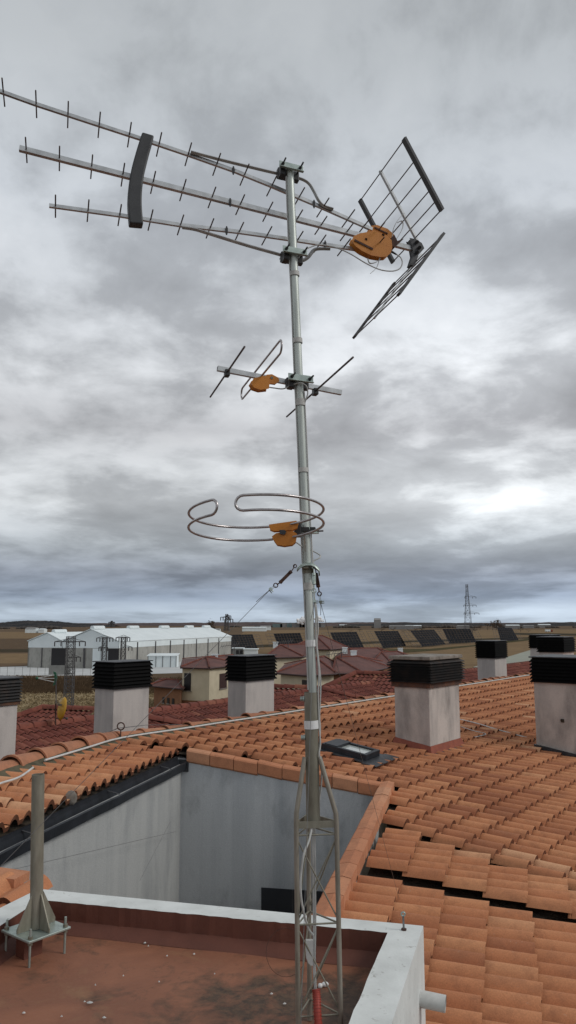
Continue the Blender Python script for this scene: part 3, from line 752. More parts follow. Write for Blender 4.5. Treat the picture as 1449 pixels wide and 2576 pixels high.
# ------------------------------------------------------------------ UHF antenna
wv_ = V(math.sin(R(-16.6)), math.cos(R(-16.6)), 0)        # along the elements, away from the camera
uv = V(wv_.y, -wv_.x, 0)                                    # along the booms, to the right
MU = W(735, 553, 3.372)
def up_(x, y, off=0): return hit(x, y, MU+wv_*off, wv_)
uhf = thing('tv_antenna', 'large three boom television antenna with orange dipole box and V shaped grid reflector', 'antenna', pole(553))
def boom(px, w, h, off=0, name='boom', mat='alu'):
    m = MB(); pts = [up_(x, y, off) for x, y in px]
    for a, b in zip(pts, pts[1:]):
        d = (b-a).normalized(); m.bar(a-d*.002, b+d*.002, w, h)
    return m.build(name, M[mat], uhf)
top = [(-22,222), (91,262.7), (250,315), (400,364), (473,388.7), (590,430), (683,467.7), (815,524), (935,577)]
mid = [(50,374), (1052,630)]
low_ = [(125,517.5), (303,542), (454,566.5), (602,583.7), (735,603), (940,634)]
def yon(px, x):
    for (a, b), (c, d) in zip(px, px[1:]):
        if a <= x <= c: return b+(d-b)*(x-a)/(c-a)
boom(top, .014, .015); boom(mid, .020, .022); boom(low_, .014, .015)
def elem(x, y, L, r=.0032):
    c = up_(x, y); m = MB(); m.tube([c-wv_*L/2, c+wv_*L/2], r, 7); m.build('director', M['rod'], uhf)
for xs, bm in (((8.5,91,171,249.5,325.5,400,473.5,545,615,683.5,752,812,875.5,916), top), ((66,149.5,230.5,309,385,460,533,604,673.5,747,807,872), mid), ((139.5,221.5,301,378.5,454,528,601.5,671,748,804.5,865), low_)):
    n = len(xs)
    for i, x in enumerate(xs):
        elem(x, yon(bm, x), .185-.012*i/n)
for x, bm in ((587, top), (579, mid), (570, low_), (818, low_), (790, top)):
    c = up_(x, yon(bm, x), -.011); m = MB(); m.box(c, (.010,.008,.026), (uv, wv_, V(0,0,1))); m.tube([c-V(0,0,.02), c+V(0,0,.02)], .0035, 6); m.build('boom_joint', M['black'], uhf)
# fork braces
def bracep(px, off=-.016):
    m = MB(); pts = [up_(x, y, off) for x, y in px]; ps = smoothpath(pts, 5)
    m.tube(ps, .0085, 4, caps=True)
    for k in range(len(m.sm)): m.sm[k] = False
    m.build('brace', M['alu'], uhf)
bracep([(480,382), (540,398), (620,418), (700,437), (735,444), (762,452), (778,463), (790,482), (802,505), (815,518), (838,526)])
bracep([(458,572), (490,577), (520,586), (620,617), (712,643), (745,655), (762,655), (776,646), (788,631), (800,626), (830,626)])
# front spacer
L_ = [(358,331), (341,385), (328,438), (322,500), (326,560)]; R_ = [(388,340), (373,395), (361,450), (357,505), (361,563)]
for off in (-.030,):
    m = MB()
    ls = smoothpath([up_(x, y, off) for x, y in L_], 5); rs = smoothpath([up_(x, y, off) for x, y in R_], 5)
    n = len(ls)
    vs = ls+rs+[p+wv_*.050 for p in ls]+[p+wv_*.050 for p in rs]
    fs = []
    for i in range(n-1):
        fs += [(i, i+1, n+i+1, n+i), (2*n+i, 3*n+i, 3*n+i+1, 2*n+i+1), (i, 2*n+i, 2*n+i+1, i+1), (n+i, n+i+1, 3*n+i+1, 3*n+i)]
    fs += [(0, n, 3*n, 2*n), (n-1, 3*n-1, 4*n-1, 2*n-1)]
    m.add(vs, fs); m.build('spacer', M['dgrey'], uhf, bevel=.006)
# reflector
H_ = up_(1050, 622); U_ = up_(958, 433); D_ = up_(944, 797)
Hu = up_(1056, 618); Hd = up_(1060, 640)
def ends(c, px):        # half-length along the elements so that the near end meets the measured point
    best = None
    for k in range(200):
        L = .1+.4*k/200; d = c-wv_*L-CAM; f = d.y*cp+d.z*sp
        x = CX+FP*d.x/f; y = CY-FP*(-d.y*sp+d.z*cp)/f; e = (x-px[0])**2+(y-px[1])**2
        if best is None or e < best[0]: best = (e, L)
    return best[1]
hw = ends(U_, (1023, 355))
def panel(outer, inner, fr, label):
    d = inner-outer
    for f in fr:
        c = outer+d*f; m = MB(); m.tube([c-wv_*hw, c+wv_*hw], .0030, 6); m.build('reflector_rod', M['rod'], uhf)
    m = MB(); nn = d.normalized().cross(wv_)
    m.bar(outer-d*.02, inner, .016, .010, nn); m.build('reflector_arm', M['alu'], uhf)
    for s in (-1, 1):
        m = MB(); m.bar(outer+wv_*(s*hw)-d*.012, outer+d*.90+wv_*(s*hw), .008 if label == 'x' else .030, .012, nn); m.build('reflector_edge', M['dgrey'], uhf)
panel(U_, Hu, (0, .26, .45, .63, .77, .89), 'u'); panel(D_, Hd, (0, .2, .38, .55, .72, .88), 'd')
m = MB(); m.prism([up_(*p, -.02) for p in ((1032,600), (1046,603), (1060,612), (1066,624), (1052,640), (1042,668), (1034,664), (1042,640), (1038,618))], wv_*.04); m.build('hinge_bracket', M['dgrey'], uhf, bevel=.003)
m = MB()
for p in ((1050,608), (1056,622), (1050,634)): m.tube([up_(*p, -.034), up_(*p, .03)], .008, 10)
m.build('hinge_bolt', M['black'], uhf)
# orange dipole box
m = MB(); m.prism([up_(*p, -.042) for p in ((888.4,604.8), (892.1,596.5), (905.9,590.0), (926.1,586.4), (949.1,586.4), (969.4,593.7), (982.3,604.8), (984.1,621.3), (980.4,634.2), (971.2,642.5), (956.5,643.4), (935.3,639.7), (912.3,628.7), (895.8,616.7))], wv_*.04); m.build('dipole_box', M['orange'], uhf, bevel=.006)
m = MB(); m.prism([up_(*p, -.004) for p in ((930.7,580.8), (936.2,570.7), (949.1,568.8), (973.9,578.0), (987.7,590.0), (993.3,602.9), (987.7,619.4), (960.1,608.4), (936.2,591.8))], wv_*.045); m.build('dipole_box', M['orange'], uhf, bevel=.006)
for q0, q1, hh in ((up_(892,604,-.0435), up_(938,627,-.0435), .010), (up_(942,572,-.0062), up_(975,588,-.0062), .007)):
    m = MB(); m.bar(q0, q1, .004, hh); m.build('box_slot', M['rust'], uhf)
for p in ((921,602), (964,591)):
    m = MB(); m.tube([up_(*p, -.0445), up_(*p, -.03)], .0065, 10); m.build('box_hole', M['rust'], uhf)
for p in ((948,584), (947,620)):
    m = MB(); c = up_(*p); m.tube([c-wv_*.095, c-wv_*.03], .003, 6); m.build('dipole_stub', M['rod'], uhf)
m = MB(); m.prism([up_(*p, -.035) for p in ((984,598), (992,590), (1000,606), (1016,600), (1003,612), (993,622), (986,618))], wv_*.02); m.build('box_fin', M['rust'], uhf)
for pts in (((986,598), (990,575), (1000,555), (1016,537)), ((1000,560), (1010,556), (1014,564), (1010,580), (995,605)), ((925,650), (930,662), (945,660), (958,650)), ((955,648), (948,672), (932,688))):
    m = MB(); ps = smoothpath([up_(x, y, -.03) for x, y in pts], 5)
    for a, b in zip(ps, ps[1:]): m.bar(a, b, .002, .008, wv_)
    m.build('cable_tie', M['coax'], uhf)
m = MB(); m.tube([up_(980,630,-.03), up_(997,640,-.03)], .007, 8, r1=.004); m.build('cable_boot', M['black'], uhf)
cable('pale coax cable drooping from the orange box of the large antenna to the mast', [up_(997,640,-.03), up_(1008,648,-.03), up_(1012,662,-.03), up_(1005,676,-.03), up_(985,682,-.03), up_(955,678,-.03), up_(920,662,-.03), up_(880,638,-.03), up_(845,623,-.035), up_(805,616,-.04), up_(780,622,-.05), up_(763,632,-.08), pole(652)+V(.021,-.008,0)], .0030)
# clamps on the pole
def clamp(parent, y, dirx, w=.115):
    c = pole(y); f = c-wv_*.024
    m = MB(); m.box(f+V(0,0,.004), (w, .004, .030), (dirx, wv_, V(0,0,1))); m.box(f-wv_*.006-V(0,0,.012), (w, .016, .004), (dirx, wv_, V(0,0,1)))
    cl = m.build('clamp_plate', M['zinc'], parent, bevel=.001)
    for s in (-.36, .36):
        m = MB(); m.tube([f+dirx*(w*s)-wv_*.05+V(0,0,.004), f+dirx*(w*s)+wv_*.10+V(0,0,.004)], .004, 8); m.tube([f+dirx*(w*s)-wv_*.002+V(0,0,.004), f+dirx*(w*s)-wv_*.010+V(0,0,.004)], .008, 6)
        m.build('clamp_bolt', M['black'], parent)
    m = MB(); m.box(c+wv_*.032-V(0,0,.008), (w*.9, .03, .045), (dirx, wv_, V(0,0,1))); m.box(c-dirx*.036+wv_*.01-V(0,0,.014), (.026,.05,.05), (dirx, wv_, V(0,0,1))); m.build('clamp_jaw', M['black'], parent, bevel=.004)
clamp(uhf, 428, (uv-V(0,0,.08)).normalized()); clamp(uhf, 639, (uv-V(0,0,.05)).normalized())

# ------------------------------------------------------------------ VHF antenna
vhf = thing('radio_antenna', 'three element antenna with an open folded dipole at the middle of the mast', 'antenna', pole(962))
MV = W(755, 966, 3.362)
def vp(x, y, off=0): return hit(x, y, MV+wv_*off, wv_)
m = MB(); m.bar(vp(547,927), vp(858.5,988), .019, .021); m.build('boom', M['alu'], vhf)
m = MB(); m.bar(vp(547,927)-uv*.001, vp(549,927.4), .015, .017); m.build('boom_end', M['black'], vhf)
def near_len(c, px):
    best = None
    for k in range(400):
        L = .05+.9*k/400; d = c-wv_*L-CAM; f = d.y*cp+d.z*sp
        x = CX+FP*d.x/f; y = CY-FP*(-d.y*sp+d.z*cp)/f; e = (x-px[0])**2+(y-px[1])**2
        if best is None or e < best[0]: best = (e, L)
    return best[1]
def far_len(c, px):
    best = None
    for k in range(400):
        L = .05+.9*k/400; d = c+wv_*L-CAM; f = d.y*cp+d.z*sp
        x = CX+FP*d.x/f; y = CY-FP*(-d.y*sp+d.z*cp)/f; e = (x-px[0])**2+(y-px[1])**2
        if best is None or e < best[0]: best = (e, L)
    return best[1]
for (x, y), a, b, nm in (((571,937), (618.5,874.5), (523.5,995), 'director'), ((793,984), (886,896), (725,1053), 'reflector')):
    c = vp(x, y)+V(0,0,.0); m = MB(); m.tube([c-wv_*near_len(c, a), c+wv_*far_len(c, b)], .0042, 8); m.build(nm, M['rod'], vhf)
    m = MB(); m.box(c-V(0,0,.004), (.022,.036,.030), (uv, wv_, V(0,0,1))); m.build('element_clip', M['black'], vhf, bevel=.003)
cu, cl_ = vp(652, 918), vp(667, 950)
ln, lf = near_len(cu, (708,853)), far_len(cu, (604,978))
sep = (cu.z-cl_.z)
cc = (vp(655, 934))
pts = []
rr = sep/2
n1, f1 = cc-wv_*(ln-rr*.9), cc+wv_*(lf-rr*.9)
def sq(z, s): return V(0,0,z)
for k in range(9):
    an = -math.pi/2+math.pi*k/8; pts.append(n1-wv_*(rr*.9*math.cos(an))+V(0,0,rr*math.sin(an)))
for k in range(9):
    an = math.pi/2-math.pi*k/8; pts.append(f1+wv_*(rr*.9*math.cos(an))+V(0,0,rr*math.sin(an)))
m = MB(); m.tube(pts, .0045, 8, closed=True); m.build('folded_dipole', M['tube'], vhf)
m = MB(); m.prism([vp(*p, -.045) for p in ((634,963), (640,953), (662,948), (675,947), (676,966), (674,976), (655,978), (640,973))], wv_*.045); m.build('dipole_box', M['orange'], vhf, bevel=.004)
m = MB(); m.prism([vp(*p, -.02) for p in ((672,944), (684,943), (699,951), (701,958), (692,965), (678,963))], wv_*.012); m.build('box_lug', M['orange'], vhf, bevel=.003)
m = MB(); m.tube([vp(684,950,-.024), vp(684,950,-.014)], .006, 8); m.build('screw', M['zinc'], vhf)
clamp(vhf, 957, (uv-V(0,0,.05)).normalized())
cable('short pale coax cable from the middle antenna looping around the mast', [vp(676,974,-.03), vp(690,976,-.035), vp(712,978,-.045), vp(732,970,-.06), W(748,964,3.27), W(762,965,3.27), W(772,974,3.28), W(774,990,3.29), W(770,1003,3.29), pole(1015)+V(.02,-.004,0)], .0030)

# ------------------------------------------------------------------ circular FM antenna
fm = thing('circular_antenna', 'circular bent tube radio antenna with orange junction box low on the mast', 'antenna', pole(1335))
Rc = .262; F0 = 2.985
cU = W(645, 1289, F0); zsep = .055
tilt = .10
def cpt(an, lowr, rs=1.0):     # an = 0 at far side, clockwise to the right
    x = Rc*rs*math.sin(an); y = Rc*rs*math.cos(an)
    return V(cU.x+x+.02*(1 if lowr else 0)*0, cU.y+y, cU.z - tilt*(y) + .012*x/.3 - (zsep if lowr else 0))
gr, gl = R(182+6), R(-(180-36))       # gap ends, measured clockwise
def fold(a_from, a_to, sgn):
    up = [cpt(a_from+(a_to-a_from)*k/24, False) for k in range(25)]
    lo = [cpt(a_from+(a_to-a_from)*k/24, True) for k in range(25)]
    d = (up[-1]-up[-2]).normalized(); mid_ = (up[-1]+lo[-1])/2; bend = []
    for k in range(1, 8):
        an = math.pi/2-math.pi*k/8; bend.append(mid_+d*(.028*math.cos(an))+V(0,0,zsep/2*math.sin(an)))
    return up+bend+lo[::-1]
for a0, a1, s in ((R(27), gr, 1), (R(13), gl, -1)):
    m = MB(); m.tube(fold(a0, a1, s), .0052, 10); m.build('folded_loop', M['tube'], fm)
def fp(x, y, off=0): return W(x, y, 3.235+off)
m = MB(); m.prism([fp(*p, -.03) for p in ((680,1322), (700,1319), (744,1313), (748,1318), (746,1325), (735,1331), (690,1333), (682,1330))], V(0,.05,0)); m.build('junction_box', M['orange'], fm, bevel=.005)
m = MB(); m.prism([fp(*p, -.035) for p in ((688.4,1350.4), (695.8,1344.8), (712.3,1341.2), (736.2,1339.3), (743.6,1344.8), (740.8,1361.4), (734.4,1366.9), (716.0,1369.7), (699.4,1366.9), (693.9,1359.6))], V(0,.06,0)); m.build('junction_box', M['orange'], fm, bevel=.006)
m = MB(); m.prism([fp(*p, -.045) for p in ((703,1333), (716,1333), (720,1338), (716,1345), (704,1343))], V(0,.03,0)); m.build('box_screw', M['lead'], fm)
c = pole(1337)
m = MB(); m.box(c+V(-.036,-.028,.002), (.03,.035,.06)); m.box(c+V(.006,-.026,.006), (.07,.012,.020)); m.build('clamp_jaw', M['black'], fm, bevel=.003)
m = MB(); m.prism([c+V(.012,-.034,.016), c+V(.05,-.02,.008), c+V(.056,-.01,-.008), c+V(.02,-.03,-.012)], V(0,.03,0)); m.build('clamp_plate', M['zinc'], fm)
m = MB(); m.tube([c+V(.045,-.008,.0), c+V(.075,-.006,.002)], .0035, 8); m.build('clamp_bolt', M['rod'], fm)

# ------------------------------------------------------------------ guy wires
gc = pole(1424)
gcol = thing('guy_collar', 'bent galvanised collar clamped round the mast below the circular antenna', 'collar', gc)
m = MB()
prof = [(-.045,-.012), (-.030,.004), (-.012,.012), (.012,.013), (.03,.006), (.05,-.012), (.052,-.032)]
n = len(prof)
vs = []
for (yy, dz) in ((-.045,-.012), (-.03,.0), (.0,.004), (.035,-.008)):
    vs += [gc+V(a, yy, b+dz) for a, b in prof]
m.add(vs, [(j*n+i, j*n+i+1, (j+1)*n+i+1, (j+1)*n+i) for j in range(3) for i in range(n-1)], True); pl2 = m.build('collar_plate', M['zinc'], gcol)
sm = pl2.modifiers.new('thick', 'SOLIDIFY'); sm.thickness = .003
m = MB(); m.tube([gc+V(-.024,-.034,-.008), gc+V(.004,-.036,-.010)], .005, 8); m.tube([gc-pax*.012, gc-pax*.03], .024, 16); m.build('collar_bolt', M['oldgalv'], gcol)
def torus(m, c, r, rt, ax1, ax2, n=14): m.tube([c+ax1*(r*math.cos(6.2832*k/n))+ax2*(r*math.sin(6.2832*k/n)) for k in range(n)], rt, 6, closed=True)
def guy(lab, pts, end, tmat, d0):
    h, t1, t2, rg, clp = pts
    g = thing('guy_wire', lab, 'guy wire', h, 'guy wires from the mast collar')
    d = (t2-t1).normalized(); s_ = d.cross(V(0,1,0)).normalized()
    m = MB(); m.tube(smoothpath([h+V(0,0,.006), h-s_*.004+V(0,0,-.004)*0, h+(t1-h)*.5, t1], 4), .0022, 6); torus(m, h, .007, .002, V(1,0,0), V(0,0,1), 10); m.build('hook', M['rust'] if tmat == 'rust' else M['zinc'], g)
    m = MB()
    for k in (-1, 1): m.bar(t1+s_*(k*.0045), t2+s_*(k*.0045), .007, .0045)
    m.tube([t1, t1+d*.010], .008, 8); m.tube([t2-d*.010, t2], .008, 8); m.tube([t1, t2], .003, 6); m.build('turnbuckle', M[tmat], g)
    m = MB(); m.tube([t2, t2+(rg-t2)*.72], .003, 6); torus(m, rg, .009, .0024, d, s_); m.build('eye', M['zinc'] if tmat != 'rust' else M['rust'], g)
    m = MB(); w0 = (clp-rg)
    m.tube([rg+s_*.004, clp+s_*.002], .0012, 5); m.tube([rg-s_*.004, clp-s_*.002], .0012, 5)
    m.box(clp, (.014,.016,.010), (s_, V(0,1,0), d)); m.tube([clp-s_*.004-V(.0,.004,0), clp+s_*.016-V(0,.004,0)], .0025, 6); m.tube([clp-s_*.004+d*.008, clp+s_*.016+d*.008], .0025, 6); m.build('wire_clip', M['zinc'], g)
    m = MB(); m.tube([clp, end], .0011, 5); dd = (end-clp).normalized(); m.tube([clp, clp+dd*.03-s_*.003, clp+dd*.075-s_*.012+V(0,0,-.008)], .0013, 5); m.build('wire', M['wire'], g)
guy('steel guy wire slanting down left from the mast with rusty turnbuckle', [W(742,1424,3.27), W(733,1437,3.26), W(704,1466,3.25), W(693.5,1472.5,3.245), W(681,1482,3.24)], W(-160,2345,3.05), 'rust', 0)
endR = on('C', 1004, 2262, .06)
guy('steel guy wire dropping right of the mast onto the orange tiles with rusty turnbuckle', [W(794,1427,3.31), W(794.5,1442,3.32), W(801,1477,3.34), W(803.5,1494,3.35), W(806,1514,3.36)], endR, 'rust', 0)
guy('steel guy wire falling in front of the mast from a bright galvanised turnbuckle', [W(789,1427,3.262), W(789.5,1442,3.25), W(790,1470,3.24), W(790,1486,3.235), W(790.5,1512,3.225)], V(.035, 2.75, CAMZ-1.5), 'zinc', 0)

# ------------------------------------------------------------------ loop anchor, lifeline
pa = K - rC*.12 - nC*.06 + V(0,0,.10)
pa = W(303, 1862, 9.72)
an2 = thing('loop_anchor', 'dark iron ring bolt standing up from the orange ridge before a chimney', 'ring bolt', pa)
m = MB(); m.tube([pa-V(0,0,.05), pa+V(.0,0,.12)], .008, 8); m.build('shank', M['rust'], an2)
m = MB(); torus(m, pa+V(0,0,.165), .043, .008, V(1,0,0), V(0,0,1), 18); m.build('ring', M['rust'], an2)
def wire(lab, pts, r=.004, cat='wire', mat='wire'):
    m = MB(); m.tube(pts, r, 5); return tag(m.build('thin_wire', M[mat], None), lab, cat)
c1a = W(283, 1838, 15.4); 
wire('thin dark wire from the ring bolt to the pale chimneys beyond the ridge', [W(200,1872,9.9), W(297,1832,9.72), W(367,1824,14.7), W(575,1822,15.9), W(688,1806,16.8)], .005)
wire('thin wire slanting across the light well from the left gutter', [V(*W(-40,2204,5.6)), V(*W(442,2092,9.3))], .0018)
wire('thin wire falling inside the light well left of its corner', [V(*W(428,2068,8.9)), V(*W(352,2215,6.4))], .0014)

# ------------------------------------------------------------------ red roofs of the opposite block
red = thing('red_roof_block', 'long neighbouring block with dark red clay tile roofs behind the orange ridge', 'building', (-3, 24, 0))
Dr = 2.6
def lvl(x, y, D): d = ray(x, y); return CAM+d*(D/-d.z)
RA, RBp = lvl(13, 1838, Dr), lvl(988, 1712, Dr)
rr_ = (RBp-RA); rr_.z = 0; rr_.normalize(); rn_ = V(rr_.y, -rr_.x, 0)
SR = .33
mb = MB(); L_all = 60
p0 = RA-rr_*6
poly = [(p.x, p.y) for p in (p0, p0+rr_*L_all, p0+rr_*L_all+rn_*8, p0+rn_*8)]
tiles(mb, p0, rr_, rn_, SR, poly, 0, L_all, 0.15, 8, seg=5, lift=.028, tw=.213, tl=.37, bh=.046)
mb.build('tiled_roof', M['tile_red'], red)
mb = MB(); mb.poly([p0+V(0,0,-.05), p0+rr_*L_all+V(0,0,-.05), p0+rr_*L_all+rn_*8+V(0,0,-8*SR-.05), p0+rn_*8+V(0,0,-8*SR-.05)]); mb.build('roof_deck', M['under'], red)
def halfround(m, a, b, r, up=V(0,0,1)):
    d = (b-a); L = d.length; d.normalize(); s = d.cross(up).normalized(); u = s.cross(d)
    k = max(1, int(L/.42)); 
    for i in range(k):
        m.cur = min(1, max(.12, random.gauss(.55,.2))); p = a+d*(L*i/k); q = a+d*(L*(i+1.08)/k); vs = []
        for (t, rr2) in ((p, r*1.1), (q, r*.92)): vs += [t+s*(rr2*math.cos(math.pi*j/6))+u*(rr2*math.sin(math.pi*j/6)) for j in range(7)]
        m.add(vs, [(j, j+1, 8+j, 7+j) for j in range(6)], True)
mb = MB(); mb.hast = True; halfround(mb, p0, p0+rr_*L_all, .13)
def onred(x, y, h=.06): return hit(x, y, p0+V(0,0,h), V(SR*rn_.x, SR*rn_.y, 1))
halfround(mb, onred(365,1806), onred(500,1830), .12); halfround(mb, onred(808,1734), onred(921,1761), .12)
mb.build('ridge_tiles', M['tile_red'], red)
mb = MB(); mb.hast = True
def backroof(ridge_px, D, Lh, SRb=.36, depth=6, az=None, hipL=0):
    a, b = lvl(*ridge_px[0], D), lvl(*ridge_px[1], D)
    r_ = (b-a); r_.z = 0; L = r_.length; r_.normalize(); n_ = V(r_.y, -r_.x, 0)
    if n_.y > 0: n_ = -n_
    pol = [(p.x, p.y) for p in (a, b, b+n_*depth, a-r_*hipL+n_*depth)]
    tiles(mb, a, r_, n_, SRb, pol, -hipL-1, L, .1, depth, seg=4, lift=.03, tw=.22, tl=.38, bh=.048)
    for (q0, q1) in ((a, b), (a, a-r_*hipL+n_*depth-V(0,0,SRb*depth))):
        halfround(mb, q0+V(0,0,.05), q1+V(0,0,.05), .14)
    nd_ = a+n_*depth
    return a, b, r_, n_
backroof(((107,1785), (240,1790)), 3.2, 0, .30, 5, hipL=3.2)
backroof(((660,1732), (800,1736)), 2.55, 0, .30, 4.0, hipL=2)
backroof(((895,1697), (1010,1700)), 2.3, 0, .34, 6.0, hipL=3.5)
mb.build('tiled_roof', M['tile_red'], red)
mb = MB(); q_ = [p0-rn_*7+V(0,0,-2.5), p0+rr_*L_all-rn_*7+V(0,0,-2.5), p0+rr_*L_all+V(0,0,-.06), p0+V(0,0,-.06)]; mb.poly(q_); mb.build('far_slope', M['tile_red'], red)
mb = MB(); b0 = [p0-rn_*6.6, p0+rr_*L_all-rn_*6.6, p0+rr_*L_all+rn_*7.6, p0+rn_*7.6]; mb.prism([V(p.x,p.y,0) for p in b0], V(0,0,4.6)); mb.build('wall', M['brownr'], red)
wire('thin white cable lying across the red roof left of the rusty chimney', [onred(962,1710,.1), onred(966,1716,.1), onred(1000,1733,.1)], .012, 'cable', 'pvc')
# yellow dish
dp = onred(140, 1823, .05); FD = dp.y
dish = thing('satellite_dish', 'yellow satellite dish with dark lettering on a short pole above the red roof', 'satellite dish', dp)
m = MB(); m.tube([dp-V(0,0,.1), W(140,1770,FD)], .02, 8); m.build('pole', M['rust'], dish)
dc = W(148, 1782, FD-.25); dn_ = V(-.80,-.60,.20).normalized(); du = V(0,0,1); dr_ = du.cross(dn_).normalized(); du = dn_.cross(dr_)
m = MB(); vs = []; RR = .265
for j in range(6):
    for i in range(24):
        a = 6.2832*i/24; rr2 = RR*j/5
        vs.append(dc+dr_*(rr2*.92*math.cos(a))+du*(rr2*1.12*math.sin(a))+dn_*(-.06+.10*(j/5)**2*-1+.06))
m.add(vs, [(j*24+i, j*24+(i+1) % 24, (j+1)*24+(i+1) % 24, (j+1)*24+i) for j in range(5) for i in range(24)], True)
dpan = m.build('reflector', M['dishy'], dish); sm = dpan.modifiers.new('thick', 'SOLIDIFY'); sm.thickness = .012
m = MB(); m.tube([dc-du*.26-dn_*.02, dc-du*.22+dn_*-.22+dr_*.07], .012, 6); m.ball(dc-du*.22-dn_*.24+dr_*.07, .035, 8, 5); m.build('feed_arm', M['dgrey'], dish)
cu_ = bpy.data.curves.new('lettering', 'FONT'); cu_.body = 'Televes'; cu_.align_x = 'CENTER'; cu_.align_y = 'CENTER'; cu_.size = .12; cu_.extrude = .002
to = bpy.data.objects.new('lettering_src', cu_); col.objects.link(to); bpy.context.view_layer.update()
tme = bpy.data.meshes.new_from_object(to.evaluated_get(bpy.context.evaluated_depsgraph_get()))
bpy.data.objects.remove(to); tme.materials.clear(); tme.materials.append(M['black'])
tob = bpy.data.objects.new('lettering', tme); col.objects.link(tob); tob.parent = dish
mt = Matrix((dr_, du, dn_)).transposed().to_4x4(); mt.translation = dc+du*.10+dn_*.012-root_loc(dish); tob.matrix_local = mt

# ------------------------------------------------------------------ ground, fields, hills
def mk_ground(name, c1, c2, c3, s=.08, fine=1.2, stretch=(1,1,1), rot=0):
    m, nt, bs = newmat(name); v = coords(nt, stretch)
    a = noi(nt, v, s, 6, .6); b = noi(nt, v, fine, 6, .7)
    c = ramp(nt, a, [(.32, c1), (.5, c2), (.68, c3)])
    c = mixc(nt, .6, c, mixc(nt, 1.0, c, ramp(nt, b, [(.3, .45), (.7, 1.5)]), 'MULTIPLY'))
    nt.links.new(c, bs.inputs['Base Color']); bs.inputs['Roughness'].default_value = 1; bs.inputs['Specular IOR Level'].default_value = .05
    bump(nt, bs, b, .8, .1); return m
M['g_far'] = mk_ground('brown_plain', (.115,.078,.048), (.14,.095,.058), (.09,.065,.045), .006, .06, (.35,1,1))
M['g_stub'] = mk_ground('maize_stubble', (.27,.205,.12), (.32,.25,.15), (.22,.165,.095), .12, 2.2, (1,2.2,1))
M['g_brown'] = mk_ground('dry_weeds', (.125,.084,.05), (.10,.068,.042), (.15,.10,.06), .2, 2.0)
M['g_field'] = mk_ground('straw_field', (.18,.12,.066), (.215,.147,.08), (.155,.103,.06), .03, .6, (.4,1,1))
M['g_dark'] = mk_ground('dark_strip', (.035,.028,.018), (.05,.04,.022), (.06,.045,.028), .1, 1)
M['g_green'] = mk_ground('grass_strip', (.055,.052,.024), (.075,.065,.03), (.065,.048,.026), .1, 1)
M['apron'] = simple('concrete_yard', (.55,.56,.55), (.46,.47,.47), .15, .9)
M['hill'] = mk_ground('distant_hill', (.085,.066,.066), (.105,.078,.072), (.062,.054,.06), .004, .02, (1,.4,2))
M['wood'] = mk_ground('wooded_hill', (.022,.024,.028), (.035,.035,.036), (.075,.062,.055), .012, .05, (1,.5,2))
M['town'] = simple('distant_town', (.30,.30,.29), (.18,.17,.17), .01, 1)
def sheet(name, px, mat, z):
    m = MB(); m.poly([Gz(x, y, z) for x, y in px]); return struct(m.build(name, M[mat]))
m = MB(); m.poly([V(-14000,-300,0), V(14000,-300,0), V(14000,14000,0), V(-14000,14000,0)]); struct(m.build('ground', M['g_far']))
sheet('field', [(-300,1860), (520,1850), (520,1728), (-300,1745)], 'g_stub', .02)
sheet('field', [(-300,1748), (600,1728), (600,1694), (-300,1702)], 'g_brown', .03)
sheet('yard', [(-200,1700), (240,1699), (560,1690), (590,1648), (60,1676), (-200,1684)], 'apron', .05)
sheet('field', [(-500,1674), (90,1668), (90,1644), (-500,1644)], 'g_field', .03)
sheet('field', [(-500,1644), (90,1640), (90,1633), (-500,1634)], 'g_dark', .05)
sheet('field', [(-500,1632), (90,1632), (95,1607), (-500,1606)], 'g_brown', .04)
sheet('field', [(-700,1606), (140,1606), (500,1595), (500,1589), (-700,1590)], 'g_field', .05)
sheet('field', [(560,1730), (1700,1790), (1900,1600), (600,1600)], 'g_field', .03)
sheet('field', [(600,1600), (1900,1600), (1700,1583), (620,1585)], 'g_field', .06)
sheet('field', [(780,1636), (1080,1632), (1200,1622), (1330,1606), (1330,1611), (1100,1636), (960,1646), (780,1648)], 'g_green', .08)
sheet('field', [(640,1622), (1330,1603), (1330,1606), (640,1629)], 'g_dark', .10)
sheet('field', [(1290,1592), (1800,1598), (1800,1603), (1290,1597)], 'g_dark', .12)
sheet('lane', [(360,1713), (480,1713), (480,1718), (360,1719)], 'apron', .06)
sheet('lane', [(0,1842), (44,1808), (60,1806), (20,1838)], 'apron', .05)
sheet('lane', [(360,1792), (395,1776), (398,1780), (366,1800)], 'apron', .06)
def hill(name, F, xs, ys, mat, rough=1.2, base=1595, step=4, thick=800, nz=.05):
    m = MB(); n = int((xs[-1]-xs[0])/step); vs = []
    for i in range(n+1):
        x = xs[0]+(xs[-1]-xs[0])*i/n
        for k in range(len(xs)-1):
            if xs[k] <= x <= xs[k+1]: y = ys[k]+(ys[k+1]-ys[k])*(x-xs[k])/(xs[k+1]-xs[k]); break
        y += rough*noise.noise(V(x*nz, F*.01, 0))+.5*rough*noise.noise(V(x*nz*4, F*.01, 3))
        t = W(x, y, F); b = W(x, base, F*.82); b.z = -1
        md = t.lerp(b, .45)+V(0, 0, F*.0004*noise.noise(V(x*.05, 3, 1)))
        bk = t+V(0, thick, -max(20, t.z))
        vs += [b, md, t, bk]
    m.add(vs, [(i*4+k, i*4+k+1, (i+1)*4+k+1, (i+1)*4+k) for i in range(n) for k in range(3)], True)
    return struct(m.build(name, M[mat]))
hill('hill', 6500, [-900,0,300,520,660,760,900,1030,1100,1300,1449,2400], [1566,1568,1567.5,1566,1564.5,1567,1565,1565.5,1566.5,1567,1564.5,1562], 'hill', 1.2, 1580, 4, 1500, .03)
